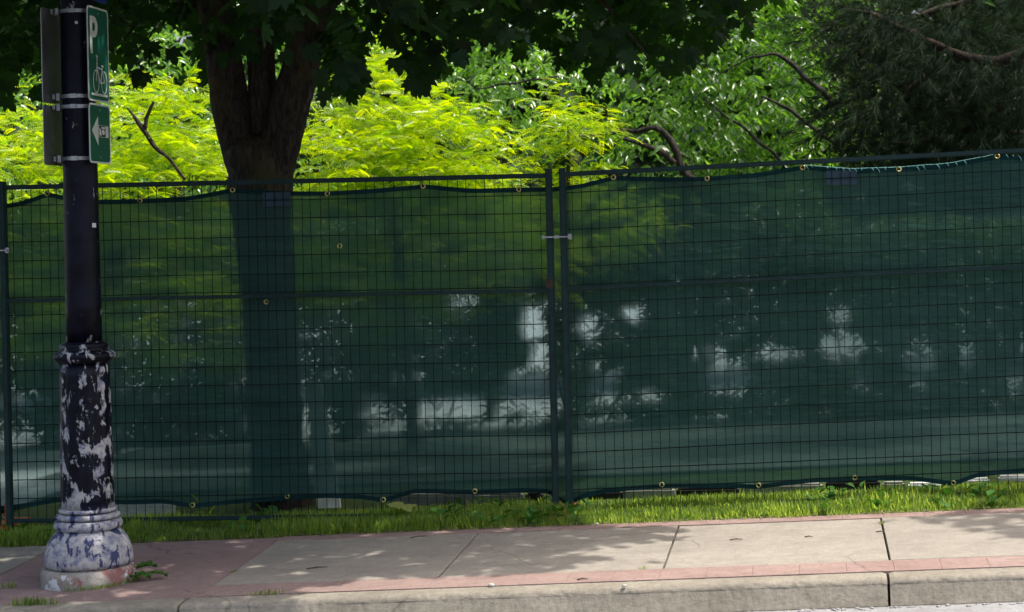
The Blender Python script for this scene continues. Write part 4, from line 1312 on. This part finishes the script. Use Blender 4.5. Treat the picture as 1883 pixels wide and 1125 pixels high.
# ------------------------------------------------------------------ PINE
pine, s = tree_root('pine_tree', 1830, 3.2, 'dark long-needled pine at the right end of the fence')
stem(pine, s + 0.5, 3.4, 1960, -200, 0.16, 0.09, M['bark_dark'])
def needle_template(n=46, seed=1):
    r = np.random.default_rng(seed)
    V, T = [], []
    for k in range(n):
        y0_ = r.uniform(0, 0.75)
        a = r.uniform(0, 2 * math.pi)
        sp_ = r.uniform(0.25, 0.6)
        d = np.array([math.cos(a) * sp_, 1 - 0.3 * sp_, math.sin(a) * sp_ - 0.10]); d /= np.linalg.norm(d)
        L_ = r.uniform(0.55, 0.8)
        b = np.array([0, y0_, 0]); e = b + d * L_ + np.array([0, 0, -0.12])
        sd_ = np.cross(d, r.normal(0, 1, 3)); sd_ /= np.linalg.norm(sd_)
        o = len(V); w = 0.0085
        V += [b - sd_ * w, b + sd_ * w, e]; T.append((o, o + 1, o + 2))
    return np.array(V), np.array(T)
boughs = [[(1960, 60, 12), (1850, 110, 10), (1760, 100, 8), (1680, 60, 6), (1600, 25, 4), (1540, 5, 2)],
          [(1960, 110, 12), (1850, 118, 10), (1790, 130, 9), (1700, 138, 7), (1630, 125, 5), (1570, 90, 4), (1530, 40, 2)],
          [(1960, 200, 9), (1880, 165, 8), (1830, 200, 6), (1780, 235, 5), (1700, 255, 3)],
          [(1960, -40, 9), (1830, -10, 8), (1720, 20, 6), (1640, 50, 4), (1580, 60, 3)],
          [(1960, 260, 8), (1860, 240, 6), (1790, 255, 5), (1700, 262, 4), (1620, 268, 3)],
          [(1770, 110, 5), (1755, 170, 4), (1760, 230, 3), (1790, 275, 2)],
          [(1700, 138, 5), (1660, 180, 4), (1640, 220, 3), (1600, 262, 2)],
          [(1630, 120, 4), (1590, 160, 3), (1560, 200, 3), (1545, 240, 2)],
          [(1960, 330, 8), (1850, 320, 6), (1760, 335, 4), (1650, 350, 3), (1560, 350, 2)]]
cl_p, cl_d = [], []
for bi, b in enumerate(boughs):
    tt = 3.0 + 0.18 * ((bi * 5) % 7 - 3)
    limb('bough', b, tt, M['bark_dark'], pine, 6, 8, 0.05)
    path, rad = pts3(b, tt)
    q = smooth_path([tuple(p) for p in path], 10)
    for i in range(2, len(q)):
        for k in range(7):
            o = np.array([rng.normal(0, .13), rng.normal(0, .28), rng.normal(-.02, .11)])
            cl_p.append(np.array(q[i]) + o)
            cl_d.append(np.array([o[0] - 0.15, o[1] * .6 - 0.05, o[2] - 0.06]) + rng.normal(0, .08, 3))
# outer sprays filling the body of the tree
for k in range(1300):
    a = rng.uniform(0, 1); b_ = rng.uniform(0, 1)
    t_ = rng.uniform(2.5, 4.4)
    px_ = 1535 + 480 * a ** 0.8; py_ = -60 + 400 * b_
    if px_ < 1560 + 25 * math.sin(py_ / 30) and rng.random() < .6: continue
    s_, z_ = pix_plane(px_, py_, t_)
    if mnoise.noise(Vector((px_ / 60, py_ / 60, t_))) < 0.0: continue
    cl_p.append(np.array(WZ(s_, t_, z_)))
    cl_d.append(np.array([rng.normal(-.35, .5), rng.normal(-.3, .5), rng.normal(-.25, .45)]))
cl_p, cl_d = np.array(cl_p), np.array(cl_d)
half = len(cl_p) // 2
perm = rng.permutation(len(cl_p))
nvs = [needle_template(46, 1), needle_template(46, 2)]
VV, TT, tn = [], [], []
off = 0
for k, idx in enumerate((perm[:half], perm[half:])):
    nn = len(idx)
    X_, Y_, Z_ = axes_from(cl_d[idx], np.stack([rng.normal(0, .6, nn), rng.normal(0, .6, nn), np.ones(nn)], 1))
    V, T = scatter_arrays(nvs[k][0], nvs[k][1], cl_p[idx], X_, Y_, Z_, rng.uniform(.12, .18, nn))
    VV.append(V); TT.append(T + off); off += len(V)
    tn.append(np.repeat(np.clip(rng.normal(.4, .3, nn), 0, 1), len(nvs[k][0])))
me = fast_mesh('needles', np.concatenate(VV), np.concatenate(TT)); add_shade_attr(me, np.concatenate(tn))
o = link('needles', me, M['needle'], pine); o['kind'] = 'stuff'

# ------------------------------------------------------------------ things seen under and through the screen
def block(px0, px1, py0, t, dep, mat, name, label, group):
    a, _ = pix_plane(px0, 900, t); b, _ = pix_plane(px1, 900, t)
    py0 = min(np.interp(x_, [q[0] for q in bot_pts], [q[1] for q in bot_pts]) for x_ in (px0, (px0 + px1) / 2, px1)) - 9
    _, z1 = pix_plane((px0 + px1) / 2, py0, t)
    dep = 0.07; t = 0.36 + (t - 0.55) * 0.15
    z0_ = gz((a + b) / 2, t) - 0.03
    bm = bmesh.new()
    box_bm(bm, *WZ((a + b) / 2, t + dep / 2, (z0_ + z1) / 2), b - a, dep, z1 - z0_, Matrix.Rotation(-PSI, 4, 'Z'))
    bmesh.ops.bevel(bm, geom=list(bm.edges), offset=0.012, segments=2, affect='EDGES')
    o = link(name, bm_mesh(name, bm), mat)
    return tag(o, label, 'block', group)
gb = 'blocks lying behind the fence'
block(232, 336, 905, .55, .3, M['block_white'], 'concrete_block', 'white block seen under the screen right of the lamp post', gb)
block(735, 972, 880, .62, .3, M['block'], 'concrete_block', 'grey block under the screen between maple trunk and fence joint', gb)
block(1152, 1245, 872, .60, .3, M['block'], 'concrete_block', 'short grey block under the screen right of the fence joint', gb)
block(1366, 1512, 870, .66, .3, M['block'], 'concrete_block', 'grey block in the middle of the right panel, between two black ones', gb)
block(1620, 1660, 862, .66, .3, M['block'], 'concrete_block', 'small grey block under the right part of the screen', gb)
block(1666, 1738, 862, .70, .3, M['block_white'], 'concrete_block', 'small white block beside the dip in the bottom hem', gb)
block(1768, 1812, 860, .70, .3, M['block_white'], 'concrete_block', 'narrow white block under the rising hem at the right', gb)
block(1826, 2000, 855, .75, .3, M['block_white'], 'concrete_block', 'long white block at the right edge of the picture', gb)
for (a, b, y, lab) in ((1056, 1150, 876, 'black rubber block under the screen just right of the fence joint'), (1248, 1362, 878, 'black rubber block between two grey blocks under the screen'),
                  (1518, 1616, 878, 'black rubber block with a rounded end, under the right panel'), (976, 1006, 880, 'small black block left of the joint in the fence')):
    block(a, b, y, .58, .25, M['black'], 'rubber_block', lab, gb)  # black boxes added to paint in the dark gaps below the hem
# pale slanted sheet added for the bright strip beside the trunk
a = pix_plane(556, 705, .62); b = pix_plane(584, 705, .62); c = pix_plane(628, 930, .42); d = pix_plane(584, 930, .42)
bm = bmesh.new()
f0 = [WZ(a[0], .72, a[1]), WZ(b[0], .72, b[1]), WZ(c[0], .42, c[1] - .05), WZ(d[0], .42, d[1] - .05)]
vs = [bm.verts.new(p) for p in f0] + [bm.verts.new(p + Vector((0, .022, 0))) for p in f0]
for f in ((0, 1, 2, 3), (7, 6, 5, 4), (1, 0, 4, 5), (2, 1, 5, 6), (3, 2, 6, 7), (0, 3, 7, 4)): bm.faces.new([vs[i] for i in f])
bmesh.ops.recalc_face_normals(bm, faces=bm.faces)
tag(link('board', bm_mesh('board', bm), M['plank']), 'pale board leaning against the maple trunk, seen through the screen', 'board')
# small golden seedlings at the foot of the maple
for (px_, py_, t_, n_, lab) in ((448, 935, .45, 12, 'golden seedling under the hem, left of the maple trunk'), (586, 930, .62, 12, 'golden seedling at the right foot of the maple trunk'),
                           (378, 946, .06, 6, 'small yellowish sprig in the grass by the lamp post')):
    s_, _ = pix_plane(px_, py_, t_)
    r = empty('seedling', W(s_, t_, 0)); tag(r, lab, 'seedling')
    tube('stem', [W(s_, t_, -.01), W(s_ + .01, t_, .07)], [.003, .002], M['weed'], r, 5)
    P_ = np.array([W(s_ + rng.normal(0, .045), t_ + rng.normal(0, .04), rng.uniform(.03, .12)) for _ in range(n_)])
    Y_ = np.stack([rng.normal(0, 1, n_), rng.normal(0, 1, n_), rng.uniform(.1, .9, n_)], 1)
    foliage('foliage', fv, ft, P_, Y_, .07, .10, M['locust_leaf'], r)

# ------------------------------------------------------------------ GRASS
def blade_template():
    V = [(-0.06, 0, 0), (0.06, 0, 0), (-0.06, 0.08, 0.5), (0.06, 0.08, 0.5), (0.0, 0.35, 0.95)]
    T = [(0, 1, 3), (0, 3, 2), (2, 3, 4)]
    return np.array(V), np.array(T)
bv, bt = blade_template()
n = 210000
s = rng.uniform(-4.0, 3.4, n)
t = np.concatenate([rng.uniform(-0.50, 0.32, n * 2 // 3), rng.uniform(-0.52, 0.1, n - n * 2 // 3)])
edge = -0.50 + 0.03 * np.sin(s * 9) + 0.02 * np.sin(s * 23 + 1) + 0.015 * np.sin(s * 51)
ok = t > edge + np.abs(rng.normal(0, .02, n))
s, t = s[ok], t[ok]; n = len(s)
z = GA * s + GC * np.minimum(t, 1) - 0.012
P_ = WA(s, t, z)
a = rng.uniform(0, 2 * math.pi, n)
lean = np.abs(rng.normal(1.1, .7, n))
Zb = norm(np.stack([np.cos(a) * lean, np.sin(a) * lean, np.ones(n)], 1))
Xb = norm(np.cross(Zb, np.stack([np.cos(a), np.sin(a), np.zeros(n)], 1) + 1e-3))
Yb = np.cross(Zb, Xb)
patch = np.array([mnoise.noise(Vector((x * 1.9, y * 4, 2))) for x, y in zip(s, t)])
hh = np.clip(rng.normal(.028, .015, n) * (1 + 1.3 * patch), .010, .09)
hh *= np.where((t < -.42), .8, 1) * np.where(t > 0.08, .55, 1)
tn = np.clip(rng.normal(.45, .42, n) + patch * .5, 0, 1)
V, T = scatter_arrays(bv, bt, P_, Xb, Yb, Zb, hh)
me = fast_mesh('grass', V, T); add_shade_attr(me, np.repeat(tn, len(bv)))
# dry clippings and thatch along the pavement edge
nd = 2600
sd_ = rng.uniform(-4, 3.4, nd); td = -0.50 + rng.normal(0, .022, nd)
ad = rng.uniform(0, 6.28, nd)
Yd = np.stack([np.cos(ad), np.sin(ad), rng.uniform(-.05, .25, nd)], 1)
Xd, Yd, Zd = axes_from(Yd, np.tile([0, 0, 1.0], (nd, 1)))
Vd, Td = scatter_arrays(bv[:, [0, 2, 1]] * np.array([1, 1, .3]), bt, WA(sd_, td, GA * sd_ + GC * td + 0.003), Xd, Yd, Zd, rng.uniform(.01, .035, nd))
md = fast_mesh('dry_clippings', Vd, Td)
tag(link('dry_clippings', md, principled('straw', (0.24, 0.19, 0.10), 0.9, 0, None, 0, 0.5, 60)), 'dry straw clippings along the edge of the grass', 'clippings', kind='stuff')
# broad weed leaves among the blades
tag(link('grass', me, M['grass']), 'rough grass strip growing along the fence', 'grass', kind='stuff')
nw = 330
s = rng.uniform(-4, 3.4, nw); t = rng.uniform(-.46, .2, nw)
cl = rng.uniform(-4, 3.4, 16); s = cl[rng.integers(0, 16, nw)] + rng.normal(0, .06, nw); 
P_ = WA(s, t, GA * s + GC * t + rng.uniform(.0, .03, nw))
a = rng.uniform(0, 6.28, nw)
ww = foliage('broad_weeds', ov * np.array([1.4, 1, 1]), ot, P_, np.stack([np.cos(a), np.sin(a), rng.uniform(.2, .9, nw)], 1), .04, .09, M['weed'], None, .3)
tag(ww, 'broad weed leaves scattered through the grass strip', 'weeds')

def tuft(px_, py_, n_, w, hmax, label, name='grass_tuft', leaves=0):
    s_, t_ = pix_ground(px_, py_)
    r = empty(name, W(s_, t_, 0)); tag(r, label, 'weed')
    ss = s_ + rng.normal(0, w, n_); tt = t_ + rng.normal(0, .012, n_)
    a = rng.uniform(0, 6.28, n_); lean = np.abs(rng.normal(.6, .4, n_))
    Z_ = norm(np.stack([np.cos(a) * lean, np.sin(a) * lean, np.ones(n_)], 1))
    X_ = norm(np.cross(Z_, np.stack([np.cos(a), np.sin(a), np.zeros(n_)], 1) + 1e-3)); Y_ = np.cross(Z_, X_)
    V, T = scatter_arrays(bv, bt, WA(ss, tt, GA * ss + GC * tt), X_, Y_, Z_, rng.uniform(.4, 1, n_) * hmax)
    me = fast_mesh('blades', V, T); add_shade_attr(me, np.repeat(rng.uniform(0, 1, n_), len(bv)))
    link('blades', me, M['grass'], r)['kind'] = 'stuff'
    return r, s_, t_
tuft(60, 1112, 130, .055, .045, 'grass tuft on the kerb edge in the bottom left corner')
tuft(490, 1093, 70, .035, .03, 'grass tuft at the kerb right of the red slab')
tuft(1183, 1046, 26, .012, .02, 'tiny weed at the brick edging near the middle')
tuft(15, 1080, 40, .03, .04, 'thin weed in the pavement left of the lamp post')
tuft(430, 1052, 26, .010, .02, 'tiny weed growing in the crack beside the red slab')
tuft(1621, 962, 26, .008, .02, 'tiny weed at the top of the wide pavement joint')
# moss and grass round the footing, broad leaf plant at its right
r = empty('footing_grass', W(PS, PT - .2, 0)); tag(r, 'low grass growing along the right foot of the lamp post', 'weed')
n_ = 260
an = np.radians(rng.uniform(-100, 10, n_)); rr_ = .222 + np.abs(rng.normal(0, .02, n_))
ss = PS + rr_ * np.cos(an); tt = PT + rr_ * np.sin(an)
a = rng.uniform(0, 6.28, n_); lean = np.abs(rng.normal(.6, .4, n_))
Z_ = norm(np.stack([np.cos(a) * lean, np.sin(a) * lean, np.ones(n_)], 1)); X_ = norm(np.cross(Z_, np.stack([np.cos(a), np.sin(a), np.zeros(n_)], 1) + 1e-3)); Y_ = np.cross(Z_, X_)
V, T = scatter_arrays(bv, bt, WA(ss, tt, GA * ss + GC * tt), X_, Y_, Z_, rng.uniform(.01, .028, n_))
me = fast_mesh('blades', V, T); add_shade_attr(me, np.repeat(rng.uniform(0, 1, n_), len(bv))); link('blades', me, M['grass'], r)['kind'] = 'stuff'
r = empty('broadleaf_weed', W(PS + .26, PT - .02, 0)); tag(r, 'broad leaved weed on the red slab against the lamp post footing', 'weed')
def broad_leaf(c, yd, L_, wid):
    yd = Vector(yd).normalized(); xd = yd.cross(Vector((0, 0, 1))).normalized(); zd = xd.cross(yd)
    nu, nv = 9, 7
    V, Fc = [], []
    for i in range(nu):
        u = i / (nu - 1)
        w = wid * (math.sin(math.pi * min(1, u * .93 + .05)) ** .7) * (1 + .12 * math.sin(u * 24))
        for j in range(nv):
            v = j / (nv - 1) * 2 - 1
            V.append(Vector(c) + yd * L_ * u + xd * w * v + zd * (0.22 * wid * abs(v) - 0.28 * L_ * u * u + .006 * math.sin(u * 18 + v * 3)))
    for i in range(nu - 1):
        for j in range(nv - 1): Fc.append((i * nv + j, i * nv + j + 1, (i + 1) * nv + j + 1, (i + 1) * nv + j))
    return V, Fc
for (x, y_, d, L_, wd, h) in ((.23, .0, (.9, -.15, .35), .10, .034, .05), (.235, -.03, (1, -.5, .12), .09, .03, .03), (.30, -.02, (1, -.1, .10), .085, .024, .03), (.22, .03, (.6, .5, .5), .08, .028, .04), (.22, -.05, (.5, -.6, .3), .07, .022, .02)):
    V, Fc = broad_leaf(W(PS + x, PT + y_, h), d, L_, wd)
    me = mesh_from('leaf', V, Fc); add_shade_attr(me, [random.random()] * len(V)); link('leaf', me, M['weed'], r, True)

# ------------------------------------------------------------------ LITTER
def twig(px_, py_, L_, a, label):
    s_, t_ = pix_ground(px_, py_)
    V, Fc = tube(None, [W(s_ - L_ / 2 * math.cos(a), t_ - L_ / 2 * math.sin(a), .003), W(s_, t_ + .004, .006), W(s_ + L_ / 2 * math.cos(a), t_ + L_ / 2 * math.sin(a), .003)], [.0028, .0034, .0015], None, sides=6)
    tag(link('twig', mesh_from('twig', V, Fc), M['twig'], None, True), label, 'twig', 'twigs lying on the pavement')
twig(1354, 993, .065, .1, 'thick dark twig on the sunlit slab left of the wide joint')
twig(1487, 988, .04, .1, 'thin pale twig between the thick twig and the wide joint')
twig(1619, 979, .045, -.2, 'twig lying across the wide pavement joint')
twig(583, 1045, .10, .3, 'long twig on the shaded slab right of the red one')
twig(770, 942 + 46, .09, .4, 'twig near the grass edge on the shaded slab')
twig(1071, 1066, .05, .2, 'short twig on the pink brick edging')
for (px_, py_, r0, lab) in ((903, 1079, .013, 'round pebble on the brick edging by the kerb'), (1148, 1079, .009, 'small dark pebble on the kerb top'),
                        (1097, 965, .009, 'pale pebble at the edge of the grass')):
    s_, t_ = pix_ground(px_, py_)
    bm = bmesh.new(); bmesh.ops.create_icosphere(bm, subdivisions=2, radius=r0, matrix=Matrix.Translation(W(s_, t_, r0 * .55)) @ Matrix.Diagonal((1.25, .9, .75, 1)))
    for v in bm.verts: v.co += Vector((1, 1, .5)) * .15 * r0 * mnoise.noise(v.co * 80)
    tag(link('pebble', bm_mesh('pebble', bm), M['pebble'], None, True), lab, 'pebble')
# fallen leaf on the grass
s_, t_ = pix_ground(758, 950)
v = mv.copy(); v[:, 2] += .12 * np.sin(v[:, 0] * 6)
me = fast_mesh('fallen_leaf', v, mt_); add_shade_attr(me, np.full(len(v), .8)); me.materials.append(M['pale_leaf'])
o = bpy.data.objects.new('fallen_leaf', me); COL.objects.link(o); o.location = W(s_, t_, .055); o.scale = (.15,) * 3; o.rotation_euler = (.15, .1, 1.3)
tag(o, 'pale yellow green maple leaf lying on the shaded grass', 'leaf')
